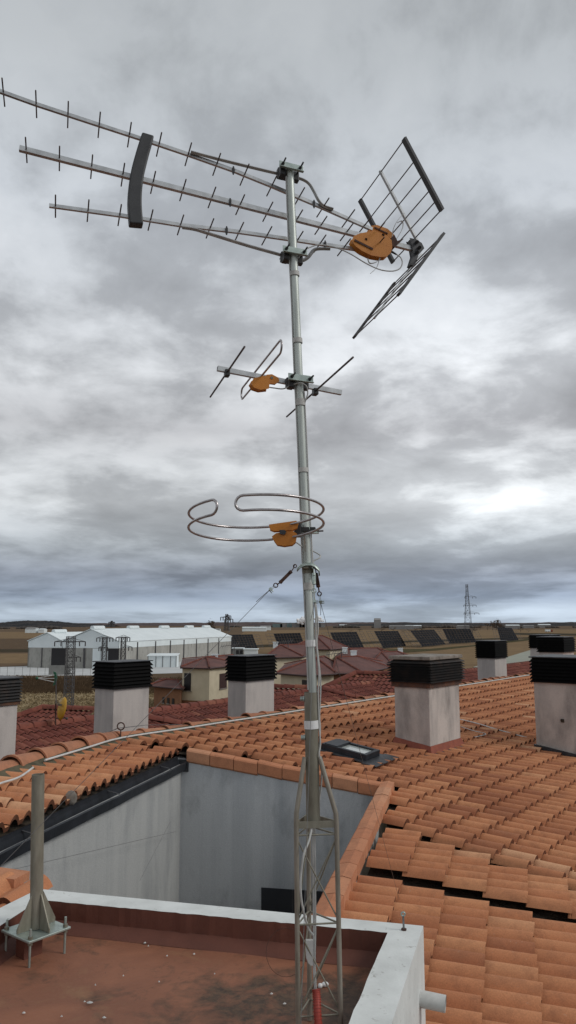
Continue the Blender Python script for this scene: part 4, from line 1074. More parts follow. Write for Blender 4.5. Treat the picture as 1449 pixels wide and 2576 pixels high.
hill('hill', 3300, [-900,-60,0,60,110,150,180,230,290], [1571,1567,1566,1561,1561.5,1563.5,1567,1570,1573], 'wood', 1.6, 1585, 1.5, 500, .12)
hill('hill', 4800, [150,240,420,560,640,700,850], [1570,1568,1569.5,1568,1565,1567,1571], 'hill', 1.0, 1582, 3, 700, .05)
hill('hill', 5200, [850,950,1020,1080,1200,1330,1449,1800], [1571,1568.5,1566.5,1566,1568.5,1569,1565.5,1565], 'wood', .8, 1582, 3, 700, .08)

def treeline(F, x0, x1, y, hmax, seed, lab):
    m = MB(); rd = random.Random(seed)
    for k in range(900):
        x = rd.uniform(x0, x1); g = noise.noise(V(x*.02, seed, 0))
        if g < -.12: continue
        p = W(x, y, F+rd.uniform(-60, 60)); p.z = 0; h = hmax*(.35+.9*max(0, g+.3))*rd.uniform(.5, 1.1)
        m.ball(p+V(0,0,h*.45), h*.55, 6, 4, (rd.uniform(.8,2.2), 1, 1))
    o = m.build('far_woodland', M['wl']); o['kind'] = 'stuff'; o['label'] = lab; o['category'] = 'woodland'
M['wl'] = simple('far_woodland', (.095,.075,.062), (.06,.058,.055), .02, 1)
treeline(2100, 840, 1700, 1585, 9, 2, 'hazy brown belt of trees along the horizon right of the mast')
treeline(2600, 560, 800, 1582, 8, 5, 'hazy brown belt of trees along the horizon left of the mast')
treeline(1700, -300, 180, 1584, 7, 9, 'hazy brown belt of trees below the wooded hill at far left')
# dry weed belt
m = MB(); rnd = random.Random(3)
for k in range(12000):
    x, y = rnd.uniform(-60, 600), rnd.uniform(1707, 1746)
    if 232 < x < 366 and rnd.random() < .8: continue
    p = Gz(x, y, 0); h = rnd.uniform(.3, 1.2)*(.6+.5*noise.noise(p*.15)); w = rnd.uniform(.03,.09); d = rnd.uniform(-.5,.5)
    m.add([p+V(-w,0,0), p+V(w,0,0), p+V(d+w*.3,0,h), p+V(d-w*.3,0,h)], [(0,1,2,3)])
o = m.build('dry_weeds', M['g_brown']); o['kind'] = 'stuff'; o['label'] = 'belt of tall brown dry weeds beside the stubble field'; o['category'] = 'weeds'
m = MB()
for k in range(5200):
    x, y = rnd.uniform(-40, 420), rnd.uniform(1742, 1812)
    p = Gz(x, y, 0); h = rnd.uniform(.06, .28); w = rnd.uniform(.05,.25); d = rnd.uniform(-.2,.2)
    m.add([p+V(-w,0,0), p+V(w,0,0), p+V(d+w*.3,rnd.uniform(-.2,.2),h), p+V(d-w*.3,0,h)], [(0,1,2,3)])
o = m.build('maize_stubble', M['g_stub']); o['kind'] = 'stuff'; o['label'] = 'short tan stubble covering the field left of the chimneys'; o['category'] = 'stubble'

# ------------------------------------------------------------------ warehouse
FWr = V(-38.1, 177, 0); FWl = V(-60.6, 183, 0); FWm = FWl+(FWr-FWl)*.385
sd = V(20, 73, 0).normalized(); wd = (FWr-FWl).normalized(); nf = -sd
wh = thing('warehouse', 'large white and concrete farm warehouse with two gables and open dark doors', 'warehouse', (FWl+FWr)/2)
def gable(a, b, L, zc_, ze, zr, rp, vents, nm):
    md = a+(b-a)*rp
    m = MB(); m.prism([a, b, b+V(0,0,zc_), a+V(0,0,zc_)], sd*.3)
    m.prism([a+sd*.0, a+V(0,0,zc_), a+sd*L+V(0,0,zc_), a+sd*L], wd*.3); m.prism([b, b+V(0,0,zc_), b+sd*L+V(0,0,zc_), b+sd*L], -wd*.3)
    m.build('concrete_wall', M['concrete'], wh)
    m = MB(); m.prism([a+V(0,0,zc_), b+V(0,0,zc_), b+V(0,0,ze), md+V(0,0,zr), a+V(0,0,ze)], sd*.25-sd*.05)
    m.prism([b+V(0,0,zc_)+wd*.05, b+V(0,0,ze)+wd*.05, b+sd*L+V(0,0,ze)+wd*.05, b+sd*L+V(0,0,zc_)+wd*.05], -wd*.2)
    m.build('cladding', M['whitemetal'], wh)
    m = MB(); ov = -sd*.3
    for e, zz_ in ((a-wd*.2, ze-.05), (b+wd*.2, ze-.05)):
        m.prism([e+V(0,0,zz_+.1)+ov, md+V(0,0,zr+.1)+ov, md+V(0,0,zr+.1)+sd*L, e+V(0,0,zz_+.1)+sd*L], V(0,0,.12))
    rf = m.build('roof', M['whitemetal'], wh)
    for t in vents:
        m = MB(); c = md+sd*t+V(0,0,zr+.25); m.box(c, (1.1, 5, .3), (wd, sd, V(0,0,1))); m.tube([c-sd*2.6+V(0,0,.15), c+sd*2.6+V(0,0,.15)], .5, 10); m.build('roof_vent', M['whitemetal'], rf)
gable(FWl, FWm, 45, 4.6, 6.0, 7.9, .55, (5, 32), 'a')
gable(FWm, FWr, 76, 4.6, 6.0, 8.75, .50, (3, 21, 40, 58, 72), 'b')
def onf(x, y, off=-.06): return hit(x, y, FWl+nf*-off*0+nf*.08, nf)
for (x0, x1, mt, nm) in ((129.5,165,'pane','doorway'), (272,298.5,'pane','doorway'), (233,252,'whitemetal','sliding_door'), (253,271.5,'whitemetal','sliding_door')):
    a = onf(x0, 1650); b = onf(x1, 1650); 
    m = MB(); m.prism([V(a.x,a.y,.05), V(b.x,b.y,.05), V(b.x,b.y,4.5), V(a.x,a.y,4.5)], nf*.06); m.build(nm, M[mt], wh)
for t in (9, 19, 28, 37, 46, 55, 64, 75.6):
    m = MB(); p = FWr+sd*t+wd*.08; m.box(p+V(0,0,2.9), (.3,.3,5.8), (wd, sd, V(0,0,1))); m.build('pilaster', M['latt'], wh)
for x in (105, 210.5, 213):
    a = onf(x, 1650); m = MB(); m.box(V(a.x,a.y,2.3), (.22,.1,4.5), (wd, sd, V(0,0,1))); m.build('pilaster', M['latt'], wh)
# annexes
an_ = thing('white_shed', 'low white shed with a lean-to office beside the warehouse side wall', 'shed', Gz(380, 1679))
def shed(parent, x0, x1, ybase, hgt, dep, mat, roofmat, rise=.5):
    a, b = Gz(x0, ybase), Gz(x1, ybase); d = (b-a).normalized(); bk = V(-d.y, d.x, 0)
    if bk.y < 0: bk = -bk
    m = MB(); m.prism([a, b, b+bk*dep, a+bk*dep], V(0,0,hgt)); w_ = m.build('wall', M[mat], parent)
    m = MB(); m.prism([a-d*.3-bk*.3+V(0,0,hgt), b+d*.3-bk*.3+V(0,0,hgt), b+d*.3+bk*dep+V(0,0,hgt+rise), a-d*.3+bk*dep+V(0,0,hgt+rise)], V(0,0,.12)); m.build('roof', M[roofmat], parent)
    return a, b, d, bk
a, b, d, bk = shed(an_, 372, 443, 1679, 2.6, 4, 'whitemetal', 'whitemetal', .4)
for t in (.0, .28, .52, .8, 1):
    m = MB(); p = a+(b-a)*t-bk*.06; m.box(p+V(0,0,1.3), (.12,.06,2.6), (d, bk, V(0,0,1))); m.build('door_post', M['latt'], an_)
a, b, d, bk = shed(an_, 334, 410, 1668, 3.6, 5, 'whitemetal', 'whitemetal', .5)
for t in (.05, .3, .55, .75, .9):
    m = MB(); p = a+(b-a)*t-bk*.04; m.box(p+V(0,0,2.4)+d*.7, (1.4,.06,1.0), (d, bk, V(0,0,1))); m.build('window', M['pane'], an_)
sg = thing('white_cabins', 'pair of small white cabins with dark windows below the warehouse end', 'cabin', Gz(615, 1652))
a, b, d, bk = shed(sg, 585, 612, 1653, 2.6, 3, 'greywall', 'whitemetal', .1)
for t in (.45, .8):
    m = MB(); p = a+(b-a)*t-bk*.04; m.box(p+V(0,0,1.5), (.9,.06,1.2), (d, bk, V(0,0,1))); m.build('window', M['pane'], sg)
shed(sg, 614, 648, 1654, 2.4, 3, 'whitemetal', 'whitemetal', .1)
# site fence with a grey gate in front of the yard
fe = thing('yard_gate', 'grey sheet gate and railings at the edge of the white yard', 'gate', Gz(158, 1698))
a, b = Gz(122, 1698), Gz(177, 1698)
m = MB(); m.prism([a, b, b+V(0,0,1.9), a+V(0,0,1.9)], V(0,.08,0)); m.build('panel', M['greywall'], fe)
for k in range(14):
    p = Gz(-20+k*19, 1699); m = MB(); m.tube([p, p+V(0,0,1.7)], .04, 6); m.build('railing_post', M['greywall'], fe)

# ------------------------------------------------------------------ lattice pylons
def pylon(x, ybase_F, ytop, wb, wt, label, arms, group=None, seg=9, r=.05, yb=None):
    F = ybase_F; p = W(x, 1600, F); p.z = 0; zt_ = W(x, ytop, F).z
    t = thing('power_pylon', label, 'pylon', p, group)
    m = MB(); lv_ = []
    for k in range(seg+1):
        f = k/seg; w = wb+(wt-wb)*min(1, f*1.15); z = zt_*f
        lv_.append([p+V(sx*w/2, sy*w/2, z) for sx, sy in ((-1,-1),(1,-1),(1,1),(-1,1))])
    for c in range(4): m.tube([l[c] for l in lv_], r, 5)
    m.build('leg_frame', M['latt'], t)
    m = MB()
    for k in range(seg):
        for c in range(4):
            c2 = (c+1) % 4
            m.tube([lv_[k][c], lv_[k+1][c2]], r*.6, 4); m.tube([lv_[k][c2], lv_[k+1][c]], r*.6, 4); m.tube([lv_[k+1][c], lv_[k+1][c2]], r*.6, 4)
    m.build('bracing', M['latt'], t)
    for (zf_, ln_l, ln_r) in arms:
        m = MB(); z = zt_*zf_; c = p+V(0,0,z)
        m.bar(c-V(ln_l,0,0), c+V(ln_r,0,0), r*2, r*2.4)
        for s, l in ((-1, ln_l), (1, ln_r)):
            if l > .5: m.tube([c+V(0,0,zt_*.05), c+V(s*l,0,0)], r*.6, 4)
        arm = m.build('cross_arm', M['latt'], t)
        for s, l in ((-1, ln_l), (1, ln_r)):
            if l > .3:
                m = MB(); m.tube([c+V(s*l,0,0), c+V(s*l,0,-r*12)], r*1.6, 6); m.build('insulator', M['latt'], arm)
                m = MB(); m.tube([c+V(s*l*.6,0,0), c+V(s*l*.6,0,-r*12)], r*1.6, 6); m.build('insulator', M['latt'], arm)
    return t
pylon(179, 92, 1601, .95, .85, 'dark lattice power pylon nearest the stubble field', [(.93,1.9,1.7), (.72,.3,1.2)], 'lattice pylons in front of the warehouse', 12, .045)
pylon(264, 125, 1603, .8, .7, 'dark lattice power pylon before the white sliding doors', [(.985,1.3,1.3), (.8,.9,.5)], 'lattice pylons in front of the warehouse', 12, .05)
pylon(311, 125, 1602, .8, .7, 'dark lattice power pylon before the right end of the warehouse gable', [(.985,1.2,1.0), (.8,.3,1.4)], 'lattice pylons in front of the warehouse', 12, .05)
pylon(1178.5, 620, 1470, 6.2, 1.5, 'tall lattice transmission pylon rising above the horizon on the right', [(.76,2,7), (.60,3,7), (.45,3,9)], None, 11, .11)
pylon(570, 1150, 1545, 8, 3.5, 'distant lattice pylon above the warehouse roof end', [(.82,9,4), (.70,3,9), (.9,2,6)], None, 9, .42)
pylon(280, 2600, 1562, 9, 5, 'tiny distant lattice pylon above the white warehouse roofs', [(.8,10,10)], None, 5, .9)

# ------------------------------------------------------------------ solar arrays
AR = [((566,1597),(635,1595.6),(649,1633),(585,1640)), ((688,1593.7),(755,1592),(772,1640),(707,1643)), ((830.5,1591),(896.6,1589),(919,1635),(852,1641)),
      ((941,1587.4),(1001,1587),(1022,1625),(963.6,1630)), ((1031,1585.5),(1092,1584),(1121.5,1621),(1062,1626)), ((1113,1582),(1182.6,1582),(1199,1615.6),(1130,1618.5)), ((1250.7,1579.5),(1287,1579),(1305,1610),(1260,1613))]
LB = ['solar array partly hidden by the warehouse end', 'solar array just left of the mast', 'solar array just right of the mast', 'solar array above the flat capped rusty chimney', 'solar array left of the tall pylon foot', 'wide solar array at the foot of the tall pylon', 'small separate solar array at the right end of the row']
for (tl, tr, br, bl), lb in zip(AR, LB):
    zb_ = .5
    B0, B1 = Gz(*bl, zb_), Gz(*br, zb_)
    T0, T1 = W(*tl, B0.y+3), W(*tr, B1.y+3)
    t = thing('solar_array', 'tilted dark '+lb, 'solar panels', (B0+B1)/2-V(0,0,zb_), 'solar arrays standing in a row in the fields')
    nn = (T0-B0).cross(B1-B0).normalized()
    if nn.y > 0: nn = -nn
    m = MB()
    NX, NY = 9, 7
    P_ = lambda s, v: B0.lerp(B1, s).lerp(T0.lerp(T1, s), v)
    for i in range(NX):
        for j in range(NY):
            g = .02
            m.poly([P_((i+g)/NX, (j+g)/NY), P_((i+1-g)/NX, (j+g)/NY), P_((i+1-g)/NX, (j+1-g)/NY), P_((i+g)/NX, (j+1-g)/NY)])
    m.build('panel_field', M['pv'], t)
    m = MB()
    for j in range(NY+1): m.tube([P_(-.28, j/NY)-nn*.12, P_(1.28, j/NY)-nn*.12], .05, 4)
    for s in (-.28, -.14, 0, 1, 1.14, 1.28): m.tube([P_(s, 0)-nn*.12, P_(s, 1)-nn*.12], .05, 4)
    m.build('frame', M['latt'], t)
    for s in (.25, .75):
        m = MB(); q = P_(s, .5)-nn*.2; m.tube([V(q.x, q.y, 0), q], .15, 6); m.build('post', M['latt'], t)

# ------------------------------------------------------------------ houses
def house(label, foot, ze, ridge, zr, wmat, F=None, over=.5, wins=(), band=None, chim=None, group='cream houses with maroon roofs'):
    """foot: (px x, F) eave corners; ridge: two (px x, F)"""
    def pl(x, F_): p = W(x, 1680, F_); return V(p.x, p.y, 0)
    ft = [pl(x, f) for x, f in foot]
    c = sum(ft, V(0,0,0))/len(ft)
    h = thing('house', label, 'house', c, group)
    n = len(ft)
    m = MB()
    for i in range(n):
        a, b = ft[i], ft[(i+1) % n]; m.poly([a, b, b+V(0,0,ze), a+V(0,0,ze)])
    m.build('wall', M[wmat], h)
    if band:
        m = MB()
        for i in range(n):
            a, b = ft[i], ft[(i+1) % n]; d = (b-a).normalized(); o = V(d.y,-d.x,0)*.04
            if o.dot(a-c) < 0: o = -o
            m.poly([a+o, b+o, b+o+V(0,0,band), a+o+V(0,0,band)])
        m.build('plinth', M['brownr'], h)
    rg = [pl(*ridge[0])+V(0,0,zr), pl(*ridge[1])+V(0,0,zr)]
    ev = [p+(p-c).normalized()*over+V(0,0,ze) for p in ft]
    near = [0 if (e-rg[0]).length < (e-rg[1]).length else 1 for e in ev]
    m = MB()
    for i in range(n):
        j = (i+1) % n
        if near[i] == near[j]: m.poly([ev[i], ev[j], rg[near[i]]])
        else: m.poly([ev[i], ev[j], rg[near[j]], rg[near[i]]])
    rf = m.build('roof', M['maroon'], h); s_ = rf.modifiers.new('thick', 'SOLIDIFY'); s_.thickness = .14
    m = MB(); m.hast = True
    for i in range(n): halfround(m, ev[i]+V(0,0,.04), rg[near[i]]+V(0,0,.04), .11)
    halfround(m, rg[0], rg[1], .11); m.build('hip_tiles', M['tile_red'], rf)
    m = MB()
    for i in range(n): m.tube([ev[i]-V(0,0,.08), ev[(i+1) % n]-V(0,0,.08)], .09, 6)
    m.build('gutter', M['shutter'], h)
    for (i, t0, t1, z0, z1, mt) in wins:
        a, b = ft[i], ft[(i+1) % n]; d = (b-a).normalized(); o = V(d.y,-d.x,0)
        if o.dot(a-c) < 0: o = -o
        m = MB(); p, q = a+(b-a)*t0+o*.01, a+(b-a)*t1+o*.01
        m.prism([p+V(0,0,z0), q+V(0,0,z0), q+V(0,0,z1), p+V(0,0,z1)], o*.05); w_ = m.build('window', M[mt], h)
        m = MB(); m.prism([p-d*.1+V(0,0,z0-.1), q+d*.1+V(0,0,z0-.1), q+d*.1+V(0,0,z0), p-d*.1+V(0,0,z0)], o*.1); m.build('sill', M['slab'], w_)
    if chim:
        q = pl(*chim[:2]); m = MB(); m.box(q+V(0,0,zr-.2), (.7,.55,.8)); m.box(q+V(0,0,zr+.24), (.82,.66,.1)); m.build('chimney', M['whitemetal'], rf)
    return h
house('cream two storey house with brown plinth left of the mast chimney', [(459,85.5), (527,84), (606,92), (600,104), (462,104)], 5.4, [(519,91), (585,97)], 6.2, 'cream', wins=((0,.08,.33,2.9,4.75,'pane'), (1,.30,.52,3.0,4.6,'shutter'), (1,.30,.52,.8,1.9,'pane')), band=1.9, chim=(540,93))
house('low brown outbuilding with three small holes beside the cream house', [(389,88), (456,84), (470,92), (405,96)], 3.3, [(420,90), (445,89)], 3.75, 'brownr', wins=((0,.34,.41,1.5,2.1,'pane'), (0,.52,.6,1.5,2.1,'pane'), (0,.70,.78,1.5,2.1,'pane')), over=.9)
house('cream house with a tall dark window directly behind the mast', [(706,76), (775,72.5), (838,75), (850,88), (720,90)], 5.4, [(795,80), (815,83)], 6.6, 'cream', wins=((0,.80,.99,3.0,4.9,'pane'),), over=.7)
house('brown walled house with maroon roof right of the mast', [(838,76), (910,77), (965,86), (960,98), (840,96)], 5.35, [(846,84), (897,86)], 6.5, 'brownr', over=.6, wins=((1,.6,.75,3.2,4.6,'pane'),), chim=(890,96))
house('cream house with maroon hip roof between the second chimney and the mast', [(668,98), (760,101), (790,115), (690,118)], 5.9, [(705,106), (770,110)], 7.2, 'cream', chim=(693,112), over=.5)
house('maroon roofed house with a white chimney pot behind the brown walled house', [(850,110), (905,108), (985,112), (990,128), (850,128)], 5.2, [(880,117), (950,119)], 6.4, 'cream', chim=(868,113))
house('maroon roofed house farthest right beside the flat capped chimney', [(935,100), (985,102), (1040,110), (1030,126), (930,120)], 5.0, [(960,110), (1000,113)], 6.1, 'brownr', chim=(1008,120), wins=((0,.2,.4,3,4.4,'pane'),))
house('high maroon roof of a house hidden behind the mast', [(735,122), (830,120), (870,128), (860,140), (740,140)], 6.2, [(795,128), (810,130)], 8.1, 'cream')
# roof aerials on the houses
for x, F_, y0, y1, lb in ((725,104,1612,1660,'left of the mast'), (859,84,1640,1725,'right of the mast'), (1008,104,1648,1690,'beside the flat capped chimney'), (589,96,1620,1660,'against the warehouse wall')):
    a, b = W(x, y1, F_), W(x, y0, F_); t = thing('house_aerial', 'thin house aerial on a pole '+lb, 'aerial', a, 'thin aerials on the house roofs')
    m = MB(); m.tube([a, b], .045, 6); m.build('pole', M['latt'], t)
    m = MB(); m.tube([b-V(1.6,0,.3), b+V(.7,0,.0)], .03, 5)
    for k in range(8): q = b-V(1.6-.3*k,0,.3-.04*k); m.tube([q-V(.12,.3,.25), q+V(.12,.3,.25)], .022, 4)
    m.build('aerial_head', M['latt'], t)
# small green-tipped aerial on the red roof
q0 = W(141, 1800, 30); q1 = W(141, 1705, 30)
t = thing('house_aerial', 'small aerial with green plastic ends above the yellow dish', 'aerial', q0)
m = MB(); m.tube([q0, q1], .02, 6); m.build('pole', M['latt'], t)
m = MB(); q = W(137, 1707, 30); e = W(93, 1706, 30)
for dz in (-.13, 0, .13): m.tube([e, q+V(0,0,dz)], .014, 5)
m.build('boom', M['pvc'], t)
m = MB(); m.prism([q+V(-.05,0,-.28), q+V(.06,0,-.2), q+V(.1,0,0), q+V(.05,0,.22), q+V(-.06,0,.27), q+V(0,0,0)], V(0,.05,0)); m.ball(e, .06, 8, 5)
M['greenp'] = simple('green_plastic', (.02,.12,.06), (.015,.08,.04), 10, .5); m.build('end_cap', M['greenp'], t)

# olive roofed shed right
os_ = thing('olive_shed', 'low shed with pale olive sheet roof behind the small far chimney', 'shed', Gz(1270, 1715))
p_ = [W(1190,1678,62), W(1345,1690,50), W(1480,1660,62), W(1352,1630,80)]
m = MB(); m.poly(p_); rf = m.build('roof', M['greyroof'], os_); s_ = rf.modifiers.new('thick', 'SOLIDIFY'); s_.thickness = .15
m = MB()
for a, b in zip(p_, p_[1:]+p_[:1]): m.poly([a-V(0,0,.1), b-V(0,0,.1), V(b.x,b.y,0), V(a.x,a.y,0)])
m.build('wall', M['greywall'], os_)

# ------------------------------------------------------------------ trees, bushes, town, factory
def tree(x, F, h, wdt, lmat, label, name='tree', bare=.5, group=None, n=500, cat='tree'):
    p = W(x, 1600, F); p.z = 0; rd = random.Random(int(x*7)); t = thing(name, label, cat, p, group)
    m = MB(); m.tube([p, p+V(.02*h,0,h*.35), p+V(0,0,h*.8)], h*.03, 6, r1=h*.008)
    tips = []
    for k in range(12):
        a = rd.uniform(0, 6.28); z = rd.uniform(.25,.7)*h; e = p+V(math.cos(a)*wdt*.42*rd.uniform(.5,1), math.sin(a)*wdt*.42*rd.uniform(.5,1), z+rd.uniform(.15,.35)*h)
        m.tube([p+V(0,0,z), e], h*.012, 4, r1=h*.004); tips.append(e)
    m.build('trunk', M['bark'], t)
    m = MB()
    for k in range(n):
        c = rd.choice(tips)+V(rd.gauss(0,wdt*.10), rd.gauss(0,wdt*.10), rd.gauss(0,h*.07)); s = h*.03*rd.uniform(.6,1.6)
        a, b = V(rd.gauss(0,1),rd.gauss(0,1),rd.gauss(0,1)).normalized()*s, V(rd.gauss(0,1),rd.gauss(0,1),rd.gauss(0,1)).normalized()*s
        m.poly([c-a, c+b, c+a, c-b])
    m.build('crown', M[lmat], t)
tree(532, 420, 10.9, 4.5, 'leaf_brown', 'russet tree standing beside the warehouse roof end')
for x, h in ((1208,9), (1227,11), (1240,14), (1249,17), (1256,15)): tree(x, 1300, h, 10, 'leaf_brown', {1208:'short dark poplar left in the right hand tree row', 1227:'broad brown tree in the right hand tree row', 1240:'first of three tall brown poplars right of the pylon', 1249:'tallest brown poplar right of the pylon', 1256:'rightmost brown poplar right of the pylon'}[x], n=350)
tree(84, 420, 2.4, 2.8, 'leaf_green', 'lone dark round tree left of the warehouse gables', n=600)
lab_b = {}
for i, x in enumerate((880,905,960,990,1014,1030,1045,1062,1080,1120,1195,1310,1330,1190)):
    tree(x, 930+((i*37) % 60), 3.6+(i % 4)*1.0, 9, 'leaf_green' if i % 3 else 'leaf_brown', 'low dark bush in the hedge line behind the solar arrays', 'bush', group='hedge bushes behind the solar arrays', n=220, cat='bush')
for i, (x, w, h, F_) in enumerate(((80,26,5,900),(107,14,4,900),(545,18,4,900),(640,60,5,1100),(668,26,6,1300),(865,22,7,2200),(1010,60,6,1500),(1040,40,6,1800),(1165,30,6,1700),(1290,34,7,1700),(1330,26,6,2000),(1370,30,8,2200),(950,16,20,2000))):
    p = W(x, 1600, F_); p.z = 0; ww = w/FP*F_
    t = thing('far_building', {0:'pale roadside shed on the plain at far left', 1:'second smaller pale shed on the plain at far left', 3:'long pale shed at the horizon right of the warehouse', 12:'pale tower block at the horizon right of the mast'}.get(i, 'pale low building scattered along the horizon'), 'building', p, 'pale buildings along the horizon')
    m = MB(); m.box(p+V(0,0,h/2), (ww, 12, h)); m.build('wall', M['whitemetal'] if i < 5 else M['town'], t)
    m = MB(); m.prism([p+V(-ww/2,-6.5,h), p+V(-ww/2,6.5,h), p+V(-ww/2,0,h*1.25)], V(ww,0,0)); m.build('roof', M['whitemetal'] if i % 2 else M['town'], t)
fa = thing('factory', 'distant factory with grey towers and greenish halls below the white steam', 'factory', V(W(720,1600,2400).x, 2400, 0))
M['fgreen'] = simple('green_hall', (.16,.22,.22), (.12,.17,.17), .01, .9)
for x, w, h, mt in ((698,24,26,'fgreen'), (712,14,34,'town'), (728,14,30,'fgreen'), (742,10,34,'town'), (750,6,46,'town'), (756,5,52,'latt'), (764,8,40,'town'), (800,14,34,'latt'), (812,10,24,'town'), (775,40,20,'town')):
    p = W(x, 1600, 2400); p.z = 0; ww = w/FP*2400; m = MB(); h *= .42; m.box(p+V(0,0,h/2), (ww, 20, h)); m.build('hall' if w > 8 else 'tower', M[mt], fa)
for nm, pts in (('white steam plume rising left of the mast from the factory', ((752,1562,7), (757,1560,9), (764,1560,10), (770,1556,9), (762,1564,7), (778,1557,8))), ('faint white steam puffs right of the mast', ((796,1559,6), (801,1555,7), (807,1561,4)))):
    m = MB(); rd = random.Random(5)
    for x, y, s in pts:
        for k in range(12):
            c = W(x+rd.gauss(0,2.6), y+rd.gauss(0,2.0), 2380); m.ball(c, s*rd.uniform(.35,.8), 9, 6)
    o = tag(m.build('steam_plume', M['steam']), nm, 'steam')
# red vehicle far right
vh = thing('farm_vehicle', 'tiny white and red lorry on the field track at far right', 'lorry', Gz(1382, 1590))
b_ = Gz(1382, 1590)
m = MB(); m.box(b_+V(-2,0,2.0), (6.5,2.4,2.4)); m.build('cargo_box', M['whitemetal'], vh)
m = MB(); m.box(b_+V(2.9,0,1.6), (2.4,2.4,2.4)); m.build('cab', M['redpaint'], vh)
for dx in (-4,-1,3): m = MB(); m.tube([b_+V(dx,-1.3,.5), b_+V(dx,1.3,.5)], .5, 10); m.build('wheel', M['black'], vh)

# ------------------------------------------------------------------ sky, sun, camera
SKYO = 2.3
w = bpy.data.worlds.new('World'); sc.world = w; w.use_nodes = True; nt = w.node_tree; nt.nodes.clear()
out = nd(nt, 'ShaderNodeOutputWorld')
SUN_EL, SUN_AZ = 38, 105
sky = nd(nt, 'ShaderNodeTexSky', sky_type='NISHITA'); sky.sun_disc = False; sky.sun_elevation = R(SUN_EL); sky.sun_rotation = R(SUN_AZ)
bg1 = nd(nt, 'ShaderNodeBackground'); bg1.inputs['Strength'].default_value = .08; nt.links.new(sky.outputs[0], bg1.inputs['Color'])
tc = nd(nt, 'ShaderNodeTexCoord'); vec = tc.outputs['Generated']
sx = nd(nt, 'ShaderNodeSeparateXYZ'); nt.links.new(vec, sx.inputs[0])
def mth(op, a, b=None, clamp=False, c=None):
    n = nd(nt, 'ShaderNodeMath', operation=op); n.use_clamp = clamp
    for s, v in zip(n.inputs, (a, b, c)):
        if v is None: continue
        if isinstance(v, (int, float)): s.default_value = v
        else: nt.links.new(v, s)
    return n.outputs[0]
zc2 = mth('MAXIMUM', sx.outputs[2], 0.0)
hor = mth('SQRT', mth('MAXIMUM', mth('SUBTRACT', 1.0, mth('MULTIPLY', zc2, zc2)), .01))
cx_ = mth('MULTIPLY', mth('DIVIDE', sx.outputs[0], hor), 1.5); cy_ = mth('MULTIPLY', mth('DIVIDE', sx.outputs[1], hor), 1.5)
cz_ = mth('MULTIPLY', mth('LOGARITHM', mth('ADD', zc2, .05), 2.718), .62); cz_ = mth('ADD', cz_, mth('MULTIPLY', zc2, 1.5))
cb = nd(nt, 'ShaderNodeCombineXYZ'); nt.links.new(cx_, cb.inputs[0]); nt.links.new(cy_, cb.inputs[1]); nt.links.new(cz_, cb.inputs[2])
cv = cb.outputs[0]
def off(v, o, s=(1,1,1)):
    m = nd(nt, 'ShaderNodeMapping'); m.inputs['Location'].default_value = o; m.inputs['Scale'].default_value = s; nt.links.new(v, m.inputs['Vector']); return m.outputs[0]
n1 = noi(nt, off(cv, (SKYO, .4, 0)), 1.9, 3, .5, .3)
n2 = noi(nt, off(cv, (SKYO+5.1, 3.2, 1.5)), 4.2, 7, .56, .25)
n3 = noi(nt, off(cv, (1.7, 9.2, 4)), 13.0, 5, .6, .1)
cl = mth('ADD', mth('MULTIPLY', n1, .44), mth('ADD', mth('MULTIPLY', n2, .46), mth('MULTIPLY', n3, .10)))
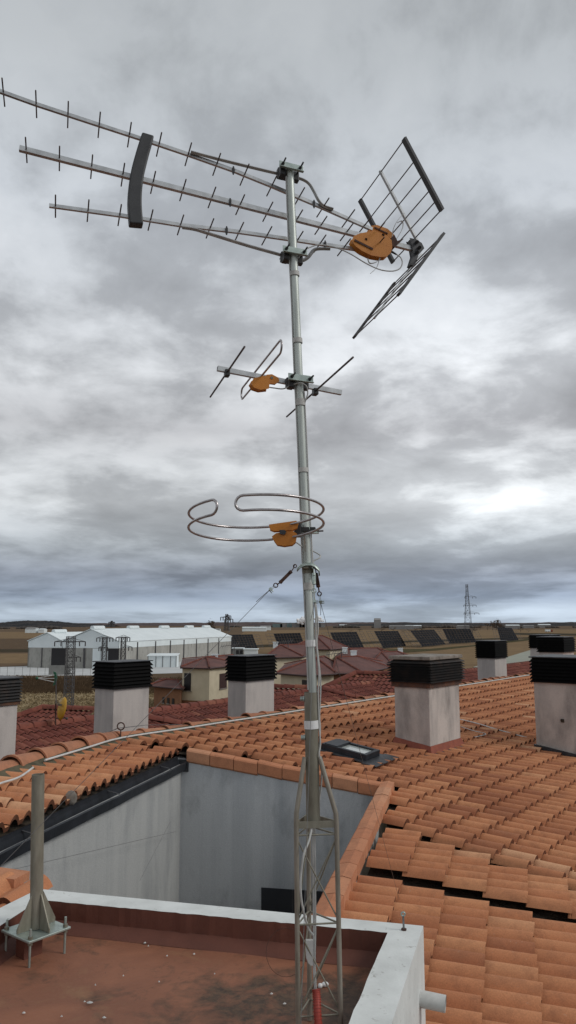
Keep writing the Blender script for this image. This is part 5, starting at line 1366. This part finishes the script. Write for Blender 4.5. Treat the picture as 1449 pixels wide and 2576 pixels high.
# base brightness by height, darker again overhead
elev = ramp(nt, zc2, [(0.0, (.37,.43,.50)), (.016, (.39,.455,.53)), (.034, (.25,.30,.38)), (.062, (.25,.28,.335)), (.10, (.41,.44,.47)), (.15, (.61,.63,.645)), (.20, (.56,.575,.59)), (.245, (.43,.435,.45)), (.31, (.60,.615,.635)), (.40, (.54,.562,.59)), (.50, (.51,.54,.575)), (.62, (.43,.455,.475)), (.8, (.36,.375,.39))])
val = ramp(nt, cl, [(.36, (.60,.605,.617)), (.45, (.77,.778,.792)), (.498, (1.03,1.04,1.05)), (.55, (1.28,1.29,1.30)), (.63, (1.45,1.45,1.45))])
val = mixc(nt, ramp(nt, zc2, [(.30, 0.0), (.62, .5)]), val, (1,1,1.01))
cc_ = mixc(nt, 1.0, elev, val, 'MULTIPLY')
# brighter break low on the right
dv = nd(nt, 'ShaderNodeVectorMath', operation='DOT_PRODUCT'); nt.links.new(vec, dv.inputs[0])
gd = V(math.sin(R(13))*math.cos(R(9)), math.cos(R(13))*math.cos(R(9)), math.sin(R(9))); dv.inputs[1].default_value = gd
gl = ramp(nt, dv.outputs['Value'], [(.94, 0.0), (.98, .25), (1.0, .55)])
cc_ = mixc(nt, 1.0, cc_, mixc(nt, gl, (1,1,1), (1.75,1.75,1.75)), 'MULTIPLY')
bg2 = nd(nt, 'ShaderNodeBackground'); bg2.inputs['Strength'].default_value = 1.0; nt.links.new(cc_, bg2.inputs['Color'])
mx = nd(nt, 'ShaderNodeMixShader'); mx.inputs[0].default_value = .97
nt.links.new(bg1.outputs[0], mx.inputs[1]); nt.links.new(bg2.outputs[0], mx.inputs[2]); nt.links.new(mx.outputs[0], out.inputs[0])

ld = bpy.data.lights.new('sun', 'SUN'); ld.energy = 1.25; ld.angle = R(20); ld.color = (1, .97, .93)
lo = bpy.data.objects.new('sun', ld); col.objects.link(lo)
sdv = V(math.sin(R(SUN_AZ))*math.cos(R(SUN_EL)), math.cos(R(SUN_AZ))*math.cos(R(SUN_EL)), math.sin(R(SUN_EL)))
lo.rotation_euler = sdv.to_track_quat('Z', 'Y').to_euler(); lo.location = (0, 0, 40)

cam = bpy.data.cameras.new('camera'); co = bpy.data.objects.new('camera', cam); col.objects.link(co)
co.location = CAM; co.rotation_euler = (R(90)+PITCH, 0, 0)
cam.sensor_fit = 'VERTICAL'; cam.sensor_height = 24; cam.sensor_width = 13.5; cam.lens = FP/2576*24
cam.clip_start = .05; cam.clip_end = 40000
sc.camera = co
sc.view_settings.view_transform = 'Standard'; sc.view_settings.look = 'None'; sc.view_settings.exposure = 0; sc.view_settings.gamma = 1
